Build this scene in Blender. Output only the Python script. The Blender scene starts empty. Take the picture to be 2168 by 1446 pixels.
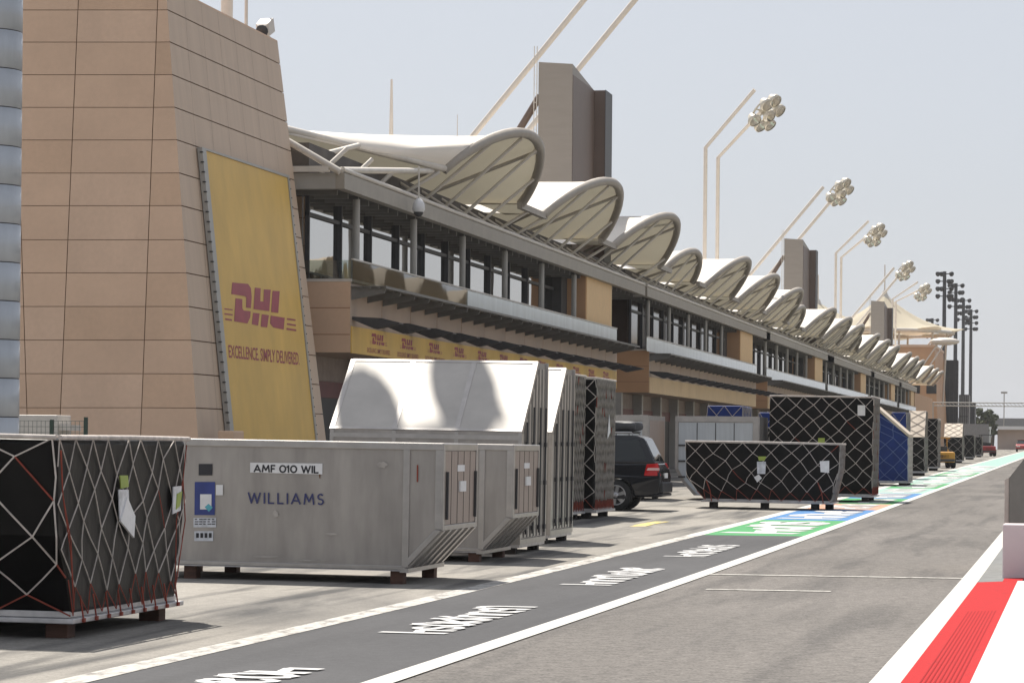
import bpy, math, random
from mathutils import Vector, Matrix
random.seed(7)
R = math.radians
scn = bpy.context.scene
COL = scn.collection

# ------------------------------------------------------------------ survey of the place
# world: +Y runs down the pit lane, +X towards the pit wall, camera stands at x=y=0
F = 6600.; CX = 1084.; HY = 942.; EYE = 1.72; ROLL = .009
TH = math.atan((2285 - CX) / F); c_, s_ = math.cos(TH), math.sin(TH)
def ray(px, py):
    dx = px - CX; dy = HY - py
    a = dx * math.cos(ROLL) - dy * math.sin(ROLL); b = dx * math.sin(ROLL) + dy * math.cos(ROLL)
    return Vector((a * c_ - F * s_, a * s_ + F * c_, b))
EY = Vector((0, 0, EYE))
def PX(px, py, X): d = ray(px, py); return EY + d * (X / d.x)
def PY(px, py, Y): d = ray(px, py); return EY + d * (Y / d.y)
def PP(px, py, o, n): d = ray(px, py); return EY + d * ((o - EY).dot(n) / d.dot(n))
def gz(x, y):
    r = min(max(0., y - 30), 420); r = r * r / (r + 25.)
    return .0042 * r + .01 * min(max(0., -7 - x), 14)
def PG(px, py, off=0):
    d = ray(px, py); z = 0.
    for i in range(60):
        t = (z + off - EYE) / d.z; z = .5 * z + .5 * gz(d.x * t, d.y * t)
    return Vector((d.x * t, d.y * t, z + off))

# ------------------------------------------------------------------ mesh helpers
class MB:
    def __init__(s): s.v = []; s.f = []; s.m = []; s.sm = []
    def add(s, vs, fs, m=0, smooth=False):
        o = len(s.v); s.v += [tuple(v) for v in vs]
        for f in fs: s.f.append([i + o for i in f]); s.m.append(m); s.sm.append(smooth)
        return s
    def box(s, x0, x1, y0, y1, z0, z1, m=0):
        vs = [(x, y, z) for z in (z0, z1) for y in (y0, y1) for x in (x0, x1)]
        return s.add(vs, [(0, 2, 3, 1), (4, 5, 7, 6), (0, 1, 5, 4), (2, 6, 7, 3), (0, 4, 6, 2), (1, 3, 7, 5)], m)
    def hexa(s, b, t, m=0):
        n = len(b)
        return s.add(list(b) + list(t), [tuple(range(n))[::-1], tuple(range(n, 2 * n))] + [(i, (i + 1) % n, n + (i + 1) % n, n + i) for i in range(n)], m)
    def quad(s, *p, m=0): return s.add(p, [tuple(range(len(p)))], m)
    def prism(s, poly, fn, d0, d1, m=0, caps=True):
        n = len(poly)
        vs = [fn(a, b, d0) for a, b in poly] + [fn(a, b, d1) for a, b in poly]
        fs = [(i, (i + 1) % n, n + (i + 1) % n, n + i) for i in range(n)]
        if caps: fs += [tuple(range(n))[::-1], tuple(range(n, 2 * n))]
        return s.add(vs, fs, m)
    def tube(s, pts, r, n=8, m=0, smooth=True, r2=None, closed=False):
        pts = [Vector(p) for p in pts]; k = len(pts); vs = []; fs = []
        up = None
        for i, p in enumerate(pts):
            if closed: t = pts[(i + 1) % k] - pts[i - 1]
            else: t = (pts[min(i + 1, k - 1)] - pts[max(i - 1, 0)])
            t.normalize()
            if up is None: up = t.orthogonal()
            up = (up - t * up.dot(t))
            if up.length < 1e-6: up = t.orthogonal()
            up.normalize(); w = t.cross(up)
            rr = r if r2 is None else r + (r2 - r) * i / max(1, k - 1)
            for j in range(n):
                a = 2 * math.pi * j / n; vs.append(p + up * (rr * math.cos(a)) + w * (rr * math.sin(a)))
        for i in range(k if closed else k - 1):
            for j in range(n):
                a = i * n + j; b = i * n + (j + 1) % n; i2 = (i + 1) % k
                fs.append((a, b, i2 * n + (j + 1) % n, i2 * n + j))
        s.add(vs, fs, m, smooth)
        if not closed: s.add(vs[:n], [tuple(range(n))[::-1]], m); s.add(vs[-n:], [tuple(range(n))], m)
        return s
    def lathe(s, prof, o, ax, n=24, m=0, smooth=True):
        ax = Vector(ax).normalized(); u = ax.orthogonal().normalized(); w = ax.cross(u); o = Vector(o); vs = []; fs = []
        for r, h in prof:
            for j in range(n):
                a = 2 * math.pi * j / n; vs.append(o + ax * h + u * (r * math.cos(a)) + w * (r * math.sin(a)))
        for i in range(len(prof) - 1):
            for j in range(n):
                fs.append((i * n + j, i * n + (j + 1) % n, (i + 1) * n + (j + 1) % n, (i + 1) * n + j))
        return s.add(vs, fs, m, smooth)
    def grid(s, fn, nu, nv, m=0, smooth=True):
        vs = [fn(i / nu, j / nv) for j in range(nv + 1) for i in range(nu + 1)]
        fs = [(j * (nu + 1) + i, j * (nu + 1) + i + 1, (j + 1) * (nu + 1) + i + 1, (j + 1) * (nu + 1) + i) for j in range(nv) for i in range(nu)]
        return s.add(vs, fs, m, smooth)
    def build(s, name, mat, parent=None, world=True, bevel=0):
        off = Vector((0, 0, 0)); p = parent
        if world:
            while p: off += p.location; p = p.parent
        me = bpy.data.meshes.new(name)
        me.from_pydata([tuple(Vector(v) - off) for v in s.v], [], s.f)
        for mm in (mat if isinstance(mat, (list, tuple)) else [mat]): me.materials.append(mm)
        for p_, mi, sm in zip(me.polygons, s.m, s.sm): p_.material_index = mi; p_.use_smooth = sm
        me.update()
        o = bpy.data.objects.new(name, me); COL.objects.link(o)
        if parent: o.parent = parent
        if bevel:
            b = o.modifiers.new('bevel', 'BEVEL'); b.width = bevel; b.segments = 2; b.limit_method = 'ANGLE'; b.angle_limit = R(40)
        return o
def tag(o, label, cat, group=None):
    o['label'] = label; o['category'] = cat
    if group: o['group'] = group
    return o
def thing(name, label, cat, loc=(0, 0, 0), group=None):
    o = bpy.data.objects.new(name, None); COL.objects.link(o); o.location = loc; o.empty_display_size = .3
    return tag(o, label, cat, group)
def struct(o, kind='structure'): o['kind'] = kind; return o
def copy_tree(o, parent=None):
    k = o.copy(); COL.objects.link(k)
    if parent: k.parent = parent
    for ch in list(o.children): copy_tree(ch, k)
    return k
DG = None
def text_mb(mb, txt, fn, bold=0.0, m=0):
    """lettering: fn(u,v) maps the unit box of the text to the place it stands"""
    cu = bpy.data.curves.new('lettering', 'FONT'); cu.body = txt; cu.offset = bold; cu.resolution_u = 3
    ob = bpy.data.objects.new('lettering', cu); COL.objects.link(ob)
    dg = bpy.context.evaluated_depsgraph_get(); me = ob.evaluated_get(dg).to_mesh()
    vs = [v.co.copy() for v in me.vertices]; fs = [tuple(p.vertices) for p in me.polygons]
    ob.evaluated_get(dg).to_mesh_clear(); bpy.data.objects.remove(ob); bpy.data.curves.remove(cu)
    x0 = min(v.x for v in vs); x1 = max(v.x for v in vs); y0 = min(v.y for v in vs); y1 = max(v.y for v in vs)
    return mb.add([fn((v.x - x0) / (x1 - x0), (v.y - y0) / (y1 - y0)) for v in vs], fs, m)
def bil(p00, p10, p01, p11):
    a, b, c, d = map(Vector, (p00, p10, p01, p11))
    return lambda u, v: (a * (1 - u) + b * u) * (1 - v) + (c * (1 - u) + d * u) * v

# ------------------------------------------------------------------ materials
def M(name, col, rough=.6, metal=0., var=.12, scale=3., bump=0., bscale=60., stretch=(1, 1, 1), spec=.5, fine=0.):
    m = bpy.data.materials.new(name); m.use_nodes = True; nt = m.node_tree; N = nt.nodes; L = nt.links
    b = N['Principled BSDF']; b.inputs['Roughness'].default_value = rough; b.inputs['Metallic'].default_value = metal
    b.inputs['Specular IOR Level'].default_value = spec
    tc = N.new('ShaderNodeTexCoord'); mp = N.new('ShaderNodeMapping'); mp.inputs['Scale'].default_value = stretch
    L.new(tc.outputs['Object'], mp.inputs['Vector'])
    n = N.new('ShaderNodeTexNoise'); n.inputs['Scale'].default_value = scale; n.inputs['Detail'].default_value = 6; n.inputs['Roughness'].default_value = .6
    L.new(mp.outputs[0], n.inputs['Vector'])
    r = N.new('ShaderNodeMapRange'); r.inputs['From Min'].default_value = .3; r.inputs['From Max'].default_value = .7
    r.inputs['To Min'].default_value = 1 - var; r.inputs['To Max'].default_value = 1 + var
    L.new(n.outputs['Fac'], r.inputs['Value'])
    src = r.outputs[0]
    if fine:
        n2 = N.new('ShaderNodeTexNoise'); n2.inputs['Scale'].default_value = bscale; n2.inputs['Detail'].default_value = 3
        L.new(tc.outputs['Object'], n2.inputs['Vector'])
        r2 = N.new('ShaderNodeMapRange'); r2.inputs['From Min'].default_value = .3; r2.inputs['From Max'].default_value = .7
        r2.inputs['To Min'].default_value = 1 - fine; r2.inputs['To Max'].default_value = 1 + fine
        L.new(n2.outputs['Fac'], r2.inputs['Value'])
        mu = N.new('ShaderNodeMath'); mu.operation = 'MULTIPLY'; L.new(src, mu.inputs[0]); L.new(r2.outputs[0], mu.inputs[1]); src = mu.outputs[0]
    vm = N.new('ShaderNodeVectorMath'); vm.operation = 'SCALE'; vm.inputs[0].default_value = col
    L.new(src, vm.inputs['Scale']); L.new(vm.outputs[0], b.inputs['Base Color'])
    if bump:
        nb = N.new('ShaderNodeTexNoise'); nb.inputs['Scale'].default_value = bscale; nb.inputs['Detail'].default_value = 4
        L.new(mp.outputs[0], nb.inputs['Vector'])
        bp = N.new('ShaderNodeBump'); bp.inputs['Strength'].default_value = bump; bp.inputs['Distance'].default_value = .02
        L.new(nb.outputs['Fac'], bp.inputs['Height']); L.new(bp.outputs[0], b.inputs['Normal'])
    return m
def glass(name, tint=(.8, .9, .92), refl=.12):
    m = bpy.data.materials.new(name); m.use_nodes = True; nt = m.node_tree; N = nt.nodes; L = nt.links
    N.remove(N['Principled BSDF']); out = N['Material Output']
    t = N.new('ShaderNodeBsdfTransparent'); t.inputs[0].default_value = (*tint, 1)
    g = N.new('ShaderNodeBsdfGlossy'); g.inputs['Roughness'].default_value = .02
    fr = N.new('ShaderNodeFresnel'); fr.inputs['IOR'].default_value = 1.5
    ad = N.new('ShaderNodeMath'); ad.operation = 'ADD'; ad.inputs[1].default_value = refl; ad.use_clamp = True
    nz = N.new('ShaderNodeTexNoise'); nz.inputs['Scale'].default_value = .35
    bp = N.new('ShaderNodeBump'); bp.inputs['Strength'].default_value = .05; bp.inputs['Distance'].default_value = .05
    tc = N.new('ShaderNodeTexCoord'); L.new(tc.outputs['Object'], nz.inputs['Vector']); L.new(nz.outputs['Fac'], bp.inputs['Height']); L.new(bp.outputs[0], g.inputs['Normal'])
    mx = N.new('ShaderNodeMixShader'); L.new(fr.outputs[0], ad.inputs[0]); L.new(ad.outputs[0], mx.inputs[0])
    L.new(t.outputs[0], mx.inputs[1]); L.new(g.outputs[0], mx.inputs[2]); L.new(mx.outputs[0], out.inputs['Surface'])
    return m
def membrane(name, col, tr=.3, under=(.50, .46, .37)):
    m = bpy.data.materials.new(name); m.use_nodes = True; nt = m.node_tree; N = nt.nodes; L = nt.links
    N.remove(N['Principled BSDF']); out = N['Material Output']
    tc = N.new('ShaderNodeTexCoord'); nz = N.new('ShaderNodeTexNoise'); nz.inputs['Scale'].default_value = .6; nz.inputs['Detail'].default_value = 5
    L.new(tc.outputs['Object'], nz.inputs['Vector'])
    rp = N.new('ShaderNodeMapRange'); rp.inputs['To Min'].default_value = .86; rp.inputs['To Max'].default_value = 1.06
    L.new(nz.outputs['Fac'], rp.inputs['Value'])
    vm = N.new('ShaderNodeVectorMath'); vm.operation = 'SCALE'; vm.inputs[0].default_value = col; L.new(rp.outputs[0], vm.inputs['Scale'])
    ge = N.new('ShaderNodeNewGeometry'); sd = N.new('ShaderNodeMix'); sd.data_type = 'RGBA'; sd.inputs['B'].default_value = (*under, 1)   # back faces get a greyer tan than the front
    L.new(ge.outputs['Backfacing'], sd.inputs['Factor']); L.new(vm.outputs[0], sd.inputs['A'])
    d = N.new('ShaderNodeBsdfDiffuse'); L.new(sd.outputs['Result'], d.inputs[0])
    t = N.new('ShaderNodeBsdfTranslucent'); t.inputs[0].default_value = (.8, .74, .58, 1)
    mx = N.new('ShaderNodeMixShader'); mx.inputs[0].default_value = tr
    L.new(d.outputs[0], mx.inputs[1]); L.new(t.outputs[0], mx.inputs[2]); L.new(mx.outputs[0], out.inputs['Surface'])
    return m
def ground_mat(name, col, col2, tyre, speck, grain=55., streak=.25, stain=.35):
    """worn paving: grain, blotchy stains, tyre streaks that run down the lane"""
    m = bpy.data.materials.new(name); m.use_nodes = True; nt = m.node_tree; N = nt.nodes; L = nt.links
    b = N['Principled BSDF']; b.inputs['Roughness'].default_value = .9; b.inputs['Specular IOR Level'].default_value = .12
    tc = N.new('ShaderNodeTexCoord')
    def noise(sc, det, scale3=(1, 1, 1), rot=0, dist=0):
        mp = N.new('ShaderNodeMapping'); mp.inputs['Scale'].default_value = scale3; mp.inputs['Rotation'].default_value = (0, 0, rot)
        L.new(tc.outputs['Object'], mp.inputs['Vector'])
        n = N.new('ShaderNodeTexNoise'); n.inputs['Scale'].default_value = sc; n.inputs['Detail'].default_value = det; n.inputs['Distortion'].default_value = dist
        L.new(mp.outputs[0], n.inputs['Vector']); return n.outputs['Fac']
    def ramp(f, a, bb, lo=0., hi=1.):
        r = N.new('ShaderNodeMapRange'); r.inputs['From Min'].default_value = a; r.inputs['From Max'].default_value = bb
        r.inputs['To Min'].default_value = lo; r.inputs['To Max'].default_value = hi; L.new(f, r.inputs['Value']); return r.outputs[0]
    def mix(fac, a, bcol, t='MIX'):
        x = N.new('ShaderNodeMix'); x.data_type = 'RGBA'; x.blend_type = t
        L.new(fac, x.inputs['Factor']) if not isinstance(fac, float) else setattr(x.inputs['Factor'], 'default_value', fac)
        L.new(a, x.inputs['A']) if not isinstance(a, tuple) else setattr(x.inputs['A'], 'default_value', (*a, 1))
        L.new(bcol, x.inputs['B']) if not isinstance(bcol, tuple) else setattr(x.inputs['B'], 'default_value', (*bcol, 1))
        return x.outputs['Result']
    cc = mix(ramp(noise(.35, 6, (1, .35, 1)), .35, .65), col, col2)
    cc = mix(ramp(noise(1.2, 5, (1.6, .1, 1), rot=.06, dist=.4), .50, .68, 0, streak), cc, tyre)
    cc = mix(ramp(noise(.8, 5, (1.4, .16, 1), rot=-.5, dist=.7), .55, .70, 0, streak), cc, tyre)
    cc = mix(ramp(noise(.22, 4, (1, .5, 1), dist=.5), .56, .74, 0, stain), cc, tyre)
    g = ramp(noise(grain, 3), .3, .7, 1 - speck, 1 + speck)
    g2 = ramp(noise(grain * .22, 3), .3, .7, 1 - speck * .6, 1 + speck * .6)
    mm = N.new('ShaderNodeMath'); mm.operation = 'MULTIPLY'; L.new(g, mm.inputs[0]); L.new(g2, mm.inputs[1])
    vm = N.new('ShaderNodeVectorMath'); vm.operation = 'SCALE'; L.new(cc, vm.inputs[0]); L.new(mm.outputs[0], vm.inputs['Scale'])
    L.new(vm.outputs[0], b.inputs['Base Color'])
    bp = N.new('ShaderNodeBump'); bp.inputs['Strength'].default_value = .35; bp.inputs['Distance'].default_value = .01
    L.new(noise(grain, 2), bp.inputs['Height']); L.new(bp.outputs[0], b.inputs['Normal'])
    return m
def paint_mat(name, col, under, wear=.5, rough=.6):
    m = bpy.data.materials.new(name); m.use_nodes = True; nt = m.node_tree; N = nt.nodes; L = nt.links
    b = N['Principled BSDF']; b.inputs['Roughness'].default_value = .8; b.inputs['Specular IOR Level'].default_value = .06
    tc = N.new('ShaderNodeTexCoord'); mp = N.new('ShaderNodeMapping'); mp.inputs['Scale'].default_value = (1, .35, 1); L.new(tc.outputs['Object'], mp.inputs['Vector'])
    n = N.new('ShaderNodeTexNoise'); n.inputs['Scale'].default_value = 6; n.inputs['Detail'].default_value = 9; n.inputs['Roughness'].default_value = .7
    L.new(mp.outputs[0], n.inputs['Vector'])
    r = N.new('ShaderNodeMapRange'); r.inputs['From Min'].default_value = .70 - wear * .22; r.inputs['From Max'].default_value = .82 - wear * .2; L.new(n.outputs['Fac'], r.inputs['Value'])
    x = N.new('ShaderNodeMix'); x.data_type = 'RGBA'; x.inputs['A'].default_value = (*col, 1); x.inputs['B'].default_value = (*under, 1); L.new(r.outputs[0], x.inputs['Factor'])
    n2 = N.new('ShaderNodeTexNoise'); n2.inputs['Scale'].default_value = 40; L.new(tc.outputs['Object'], n2.inputs['Vector'])
    r2 = N.new('ShaderNodeMapRange'); r2.inputs['To Min'].default_value = .82; r2.inputs['To Max'].default_value = 1.12; L.new(n2.outputs['Fac'], r2.inputs['Value'])
    vm = N.new('ShaderNodeVectorMath'); vm.operation = 'SCALE'; L.new(x.outputs['Result'], vm.inputs[0]); L.new(r2.outputs[0], vm.inputs['Scale'])
    L.new(vm.outputs[0], b.inputs['Base Color'])
    return m

mConcrete = ground_mat('apron concrete', (.30, .282, .255), (.225, .213, .193), (.06, .06, .062), .16, 40, .78, .7)
mAsphalt = ground_mat('lane asphalt', (.172, .160, .150), (.136, .127, .119), (.085, .081, .079), .36, 38, .6, .42)
mStrip = ground_mat('dark asphalt strip', (.096, .096, .100), (.076, .076, .080), (.052, .052, .055), .12, 45, .25, .3)
mField = ground_mat('sandy ground', (.22, .19, .155), (.17, .15, .125), (.13, .115, .1), .1, 8, .2, .2)
mWhiteLine = paint_mat('white road paint', (.56, .55, .52), (.2, .19, .18), .45)
mWornLine = paint_mat('worn white road paint', (.50, .485, .455), (.24, .225, .21), 1.0)
mWhiteKerb = paint_mat('white kerb paint', (.60, .59, .57), (.36, .35, .34), .42)
mRed = paint_mat('red kerb paint', (.40, .026, .028), (.20, .03, .03), .45)
mGreyKerb = M('grey kerb', (.13, .135, .135), .8, var=.25, scale=5)
mYellowLine = paint_mat('yellow road paint', (.62, .5, .16), (.4, .38, .33), 1.2)
mGreenP = paint_mat('green paint', (.09, .30, .13), (.2, .24, .2), .55)
mBlueP = paint_mat('blue paint', (.09, .21, .42), (.2, .23, .26), .55)
mTealP = paint_mat('pale teal paint', (.30, .46, .41), (.4, .45, .43), .6)
mOrangeP = paint_mat('faded orange paint', (.5, .28, .2), (.5, .42, .36), .7)
mWord = paint_mat('white lettering paint', (.55, .55, .55), (.2, .2, .2), .5)

mTan = M('tan cladding', (.635, .435, .295), .55, var=.07, scale=.6, fine=.02, bscale=9)
mTanB = M('tan cladding, paler sheet', (.655, .455, .315), .55, var=.08, scale=.7, fine=.03, bscale=9, stretch=(1, 1, .35))
mTanC = M('tan cladding, redder sheet', (.61, .41, .27), .55, var=.08, scale=.6, fine=.03, bscale=9, stretch=(1, 1, .35))
mTanS = M('taupe cladding', (.54, .41, .30), .55, var=.06, scale=.5, stretch=(1, 6, .4))
mJoint = M('cladding joint', (.36, .20, .12), .9)
mFascia = M('beige fascia panels', (.44, .33, .25), .55, var=.06, scale=.7)
mOrange = M('orange tan wall', (.52, .30, .16), .6, var=.06, scale=.6)
mYellow = M('yellow banner', (.66, .42, .09), .5, var=.12, scale=.8, stretch=(1, 1, .5))
mCream = M('cream banner', (.66, .47, .25), .55, var=.06, scale=1.)
mRedInk = M('red print', (.32, .045, .06), .5, var=.12)
mSteelL = M('light painted steel', (.60, .56, .50), .45, var=.08, scale=2)
mSteelG = M('grey painted steel', (.36, .345, .315), .45, var=.08, scale=2)
mLip = M('arch tube', (.34, .305, .262), .5, var=.10, scale=2)
mEave = M('beige grey eave steel', (.315, .285, .24), .5, var=.1, scale=1.5)
mGapDark = M('dark gap backing', (.085, .075, .068), .7, var=.3, scale=1.)  # dark colour stands for shade between eave and canopy
mDark = M('dark steel', (.045, .045, .048), .5, var=.1)
mFin = M('louvre steel', (.17, .165, .155), .5, var=.15)
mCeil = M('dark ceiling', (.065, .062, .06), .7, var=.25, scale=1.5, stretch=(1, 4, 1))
mGarage = M('garage wall', (.30, .24, .205), .6, var=.15)
mDoor = M('garage opening', (.015, .015, .016), .5, var=.2)
mRedSign = M('dark red sign', (.12, .02, .022), .5, var=.2)
mBrownGl = M('brown tinted glazing', (.035, .022, .016), .08, var=.3, scale=1, spec=.5)
def mirror_glass(name, col, fac):
    m = bpy.data.materials.new(name); m.use_nodes = True; nt = m.node_tree; N = nt.nodes; L = nt.links
    N.remove(N['Principled BSDF']); out = N['Material Output']
    d = N.new('ShaderNodeBsdfDiffuse'); d.inputs[0].default_value = (*col, 1); g = N.new('ShaderNodeBsdfGlossy'); g.inputs['Roughness'].default_value = .015
    g.inputs[0].default_value = (.95, .93, .9, 1)
    nz = N.new('ShaderNodeTexNoise'); nz.inputs['Scale'].default_value = .5; tc = N.new('ShaderNodeTexCoord'); L.new(tc.outputs['Object'], nz.inputs['Vector'])
    bp = N.new('ShaderNodeBump'); bp.inputs['Strength'].default_value = .06; bp.inputs['Distance'].default_value = .05; L.new(nz.outputs['Fac'], bp.inputs['Height']); L.new(bp.outputs[0], g.inputs['Normal'])
    mx = N.new('ShaderNodeMixShader'); mx.inputs[0].default_value = fac; L.new(d.outputs[0], mx.inputs[1]); L.new(g.outputs[0], mx.inputs[2]); L.new(mx.outputs[0], out.inputs['Surface'])
    return m
mWinGl = mirror_glass('mirroring window glazing', (.02, .02, .021), .72)
mGlass = glass('balustrade glass', (.75, .82, .83), .10)
mSkyPane = M('parapet with painted sky', (.66, .75, .78), .12, var=.12, scale=.5, stretch=(1, 3, .3), spec=.6)  # pale blue paints in the sky mirrored at a grazing angle
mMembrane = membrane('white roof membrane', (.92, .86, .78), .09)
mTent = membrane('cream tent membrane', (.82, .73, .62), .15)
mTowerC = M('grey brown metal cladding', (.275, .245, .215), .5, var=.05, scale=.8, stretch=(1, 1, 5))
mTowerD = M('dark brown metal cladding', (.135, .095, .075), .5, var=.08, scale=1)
mMast = M('off white mast paint', (.66, .60, .53), .4, var=.06)
mLens = M('floodlight lens', (.55, .53, .47), .12, metal=.7, var=.3, scale=4)
mLamp = M('floodlight housing', (.60, .56, .48), .35, metal=.3, var=.12, scale=3)
mDuct = M('blue grey column steel', (.42, .45, .49), .4, metal=.15, var=.12, scale=1.5, stretch=(1, 1, .3))
mAlu = M('worn aluminium sheet', (.36, .335, .31), .45, metal=.5, var=.17, scale=2.2, stretch=(1.6, 1, .3), bump=.16, bscale=2.2, fine=.05)
mAluF = M('aluminium frame', (.42, .40, .38), .35, metal=.6, var=.12, scale=4)
mAluB = M('bright aluminium sheet', (.44, .415, .38), .5, metal=.12, var=.10, scale=1.6, bump=.12, bscale=2.)
mDoorP = M('taupe container door', (.36, .29, .25), .5, metal=.25, var=.10, scale=2, stretch=(1, 5, .4))
mRubber = M('black edging', (.012, .012, .012), .6)
mWood = M('pallet timber', (.085, .042, .028), .8, var=.35, scale=4, stretch=(1, 1, 4), bump=.2)
mWoodD = M('dark pallet block', (.025, .02, .018), .8, var=.3, scale=4)
mTarp = M('black tarpaulin', (.0070, .0066, .0066), .40, var=.5, scale=2.2, bump=.75, bscale=2.6, stretch=(1, 1, .6), spec=.13)
mTarpB = M('blue tarpaulin', (.012, .032, .16), .5, var=.25, scale=2.5, bump=.5, bscale=3., spec=.2)
mSheet = M('cream plastic sheet', (.56, .47, .37), .5, var=.15, scale=3, bump=.5, bscale=5)
mNet = M('white cargo net cord', (.50, .455, .42), .8, var=.25, scale=9)
mNetR = M('red cargo net cord', (.25, .05, .03), .8, var=.3, scale=6)
mNetG = M('grey cargo net cord', (.34, .31, .28), .8, var=.25, scale=8)
mTray = M('pallet aluminium', (.50, .49, .49), .4, metal=.5, var=.2, scale=5)
mPouch = M('clear document pouch', (.60, .62, .66), .25, var=.25, scale=9)
mTagG = M('yellow green tag', (.30, .38, .07), .5)
mPaper = M('white paper', (.74, .74, .74), .6, var=.08, scale=8)
mInk = M('black ink', (.02, .02, .025), .5)
mNavy = M('navy ink', (.03, .035, .13), .45)
mBluePouch = M('blue pouch', (.03, .05, .22), .4, var=.2)
mTeal = M('teal label', (.10, .40, .48), .5)
mGlazed = M('pale container curtain', (.46, .50, .53), .4, var=.08, scale=2, stretch=(6, 1, .5))
mCar = M('charcoal car paint', (.022, .023, .027), .18, metal=.3, var=.05, spec=.6)
mCarBar = M('car trim plastic', (.028, .028, .03), .5)
mCarGl = M('car privacy glass', (.012, .016, .016), .04, var=.3, scale=2, spec=.6)
mTyre = M('tyre rubber', (.016, .016, .016), .75)
mRim = M('alloy wheel', (.42, .42, .43), .3, metal=.7)
mTail = M('red tail lamp', (.52, .012, .012), .15, var=.1)
mTailW = M('clear tail lamp', (.7, .45, .42), .1, var=.1)
mRedV = M('red vehicle paint', (.34, .028, .03), .35, var=.15)
mYelV = M('orange yellow vehicle paint', (.50, .24, .02), .45, var=.15)
mPink = M('pinkish white barrier', (.62, .55, .56), .6, var=.05, scale=3)
mConcB = M('barrier concrete', (.20, .195, .175), .8, var=.14, scale=3, bump=.1)
mConcL = M('barrier edge concrete', (.50, .45, .40), .8, var=.1)
mScreen = M('dark screen panel', (.035, .037, .045), .5, var=.25, scale=.8)
mBark = M('bark', (.10, .075, .05), .9)
mLeaf = M('olive leaves', (.085, .10, .045), .7, var=.5, scale=1.2)
mFarGrey = M('distant grey wall', (.22, .22, .225), .7, var=.1)
mFarPink = M('distant pinkish wall', (.50, .40, .34), .7, var=.12, scale=.3)
mACU = M('air conditioner paint', (.58, .54, .49), .5, var=.1, scale=2)
mGreenPost = M('dark green post', (.025, .05, .035), .5)
mFence = M('fence wire', (.16, .17, .15), .5)

# ------------------------------------------------------------------ sun and sky
SUN = Vector((-.355, .57, 1.0)); SUN.normalize()
w = bpy.data.worlds.new('World'); scn.world = w; w.use_nodes = True
nt = w.node_tree; N = nt.nodes; L = nt.links
sky = N.new('ShaderNodeTexSky'); sky.sky_type = 'NISHITA'; sky.sun_disc = False
sky.sun_elevation = math.asin(SUN.z); sky.sun_rotation = math.atan2(SUN.x, SUN.y)
sky.air_density = 1.0; sky.dust_density = 1.5; sky.ozone_density = 2.0; sky.altitude = 0
hsv = N.new('ShaderNodeHueSaturation'); hsv.inputs['Saturation'].default_value = .45
L.new(sky.outputs[0], hsv.inputs['Color'])
hz = N.new('ShaderNodeMix'); hz.data_type = 'RGBA'; hz.inputs['Factor'].default_value = .72     # thin bright dust haze over the blue
hz.inputs['B'].default_value = (3.5, 3.66, 4.06, 1); L.new(hsv.outputs[0], hz.inputs['A'])
L.new(hz.outputs['Result'], N['Background'].inputs['Color']); N['Background'].inputs['Strength'].default_value = .105
sl = bpy.data.lights.new('sun', 'SUN'); sl.energy = 5.0; sl.angle = R(.53); sl.color = (1, .94, .85)
so = bpy.data.objects.new('sun', sl); COL.objects.link(so); so.rotation_euler = (-SUN).to_track_quat('-Z', 'Y').to_euler(); so.location = SUN * 300

# ------------------------------------------------------------------ ground
def strip(name, mat, x0, x1, y0, y1, dz, step=6., nx=1, segx=None):
    ys = [y0]; 
    while ys[-1] < y1: ys.append(min(y1, ys[-1] + step))
    xs = segx or [x0 + (x1 - x0) * i / nx for i in range(nx + 1)]
    mb = MB(); vs = [(x, y, gz(x, y) + dz) for y in ys for x in xs]; k = len(xs)
    mb.add(vs, [(j * k + i, j * k + i + 1, (j + 1) * k + i + 1, (j + 1) * k + i) for j in range(len(ys) - 1) for i in range(k - 1)])
    return struct(mb.build(name, mat))
strip('ground', mField, 0, 0, -60, 3000, -.03, 15., segx=[-1500, -300, -60, -21, -7, 2, 60, 300, 1500])
strip('apron', mConcrete, 0, 0, -20, 452, 0., 6., segx=[-60, -40, -21, -16, -11, -7])
strip('pit_lane', mAsphalt, -7, 6, -20, 452, -.004, 6., 4)
strip('dark_strip', mStrip, -6.95, -4.98, 0, 58.3, .001, 4.)
strip('lane_marking', mWornLine, -7.2, -6.94, 0, 58, .005, 4.)
strip('lane_marking', mWhiteLine, -7.2, -6.94, 58, 452, .005, 6.)
strip('lane_marking', mWhiteLine, -5.06, -4.84, 0, 452, .006, 4.)
strip('lane_marking', mWhiteLine, -1.50, -1.27, 0, 452, .006, 4.)
strip('cross_marking', mWornLine, -4.84, -1.50, 41.4, 41.62, .004)
strip('cross_marking', mWornLine, -4.4, -2.9, 37.2, 37.40, .004)
# kerb: a low raised strip, red then white, the far end grey
kb = MB()
def kerb(mb, x0, x1, y0, y1, h0, h1, m):
    mb.add([(x0, y0, h0 + gz(0, y0)), (x1, y0, h1 + gz(0, y0)), (x1, y1, h1 + gz(0, y1)), (x0, y1, h0 + gz(0, y1)), (x0, y0, -.05), (x1, y0, -.05), (x1, y1, -.05), (x0, y1, -.05)],
           [(0, 1, 2, 3), (0, 4, 5, 1), (1, 5, 6, 2), (2, 6, 7, 3), (3, 7, 4, 0)], m)
kerb(kb, -1.27, -.76, -5, 40.4, .004, .03, 0); kerb(kb, -.76, 3.5, -5, 40.4, .031, .03, 1)
kerb(kb, -1.27, -.95, 40.41, 62, .004, .02, 2); kerb(kb, -.95, -.70, 40.41, 45.5, .021, .03, 0); kerb(kb, -.95, 3, 45.51, 62, .02, .03, 2)
for i in range(9):                                   # grooves pressed along the red kerb
    x = -1.13 + i * .035
    kb.box(x, x + .012, 12, 33, .011 + (x + 1.27) * .05, .016 + (x + 1.27) * .05, 3)
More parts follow.
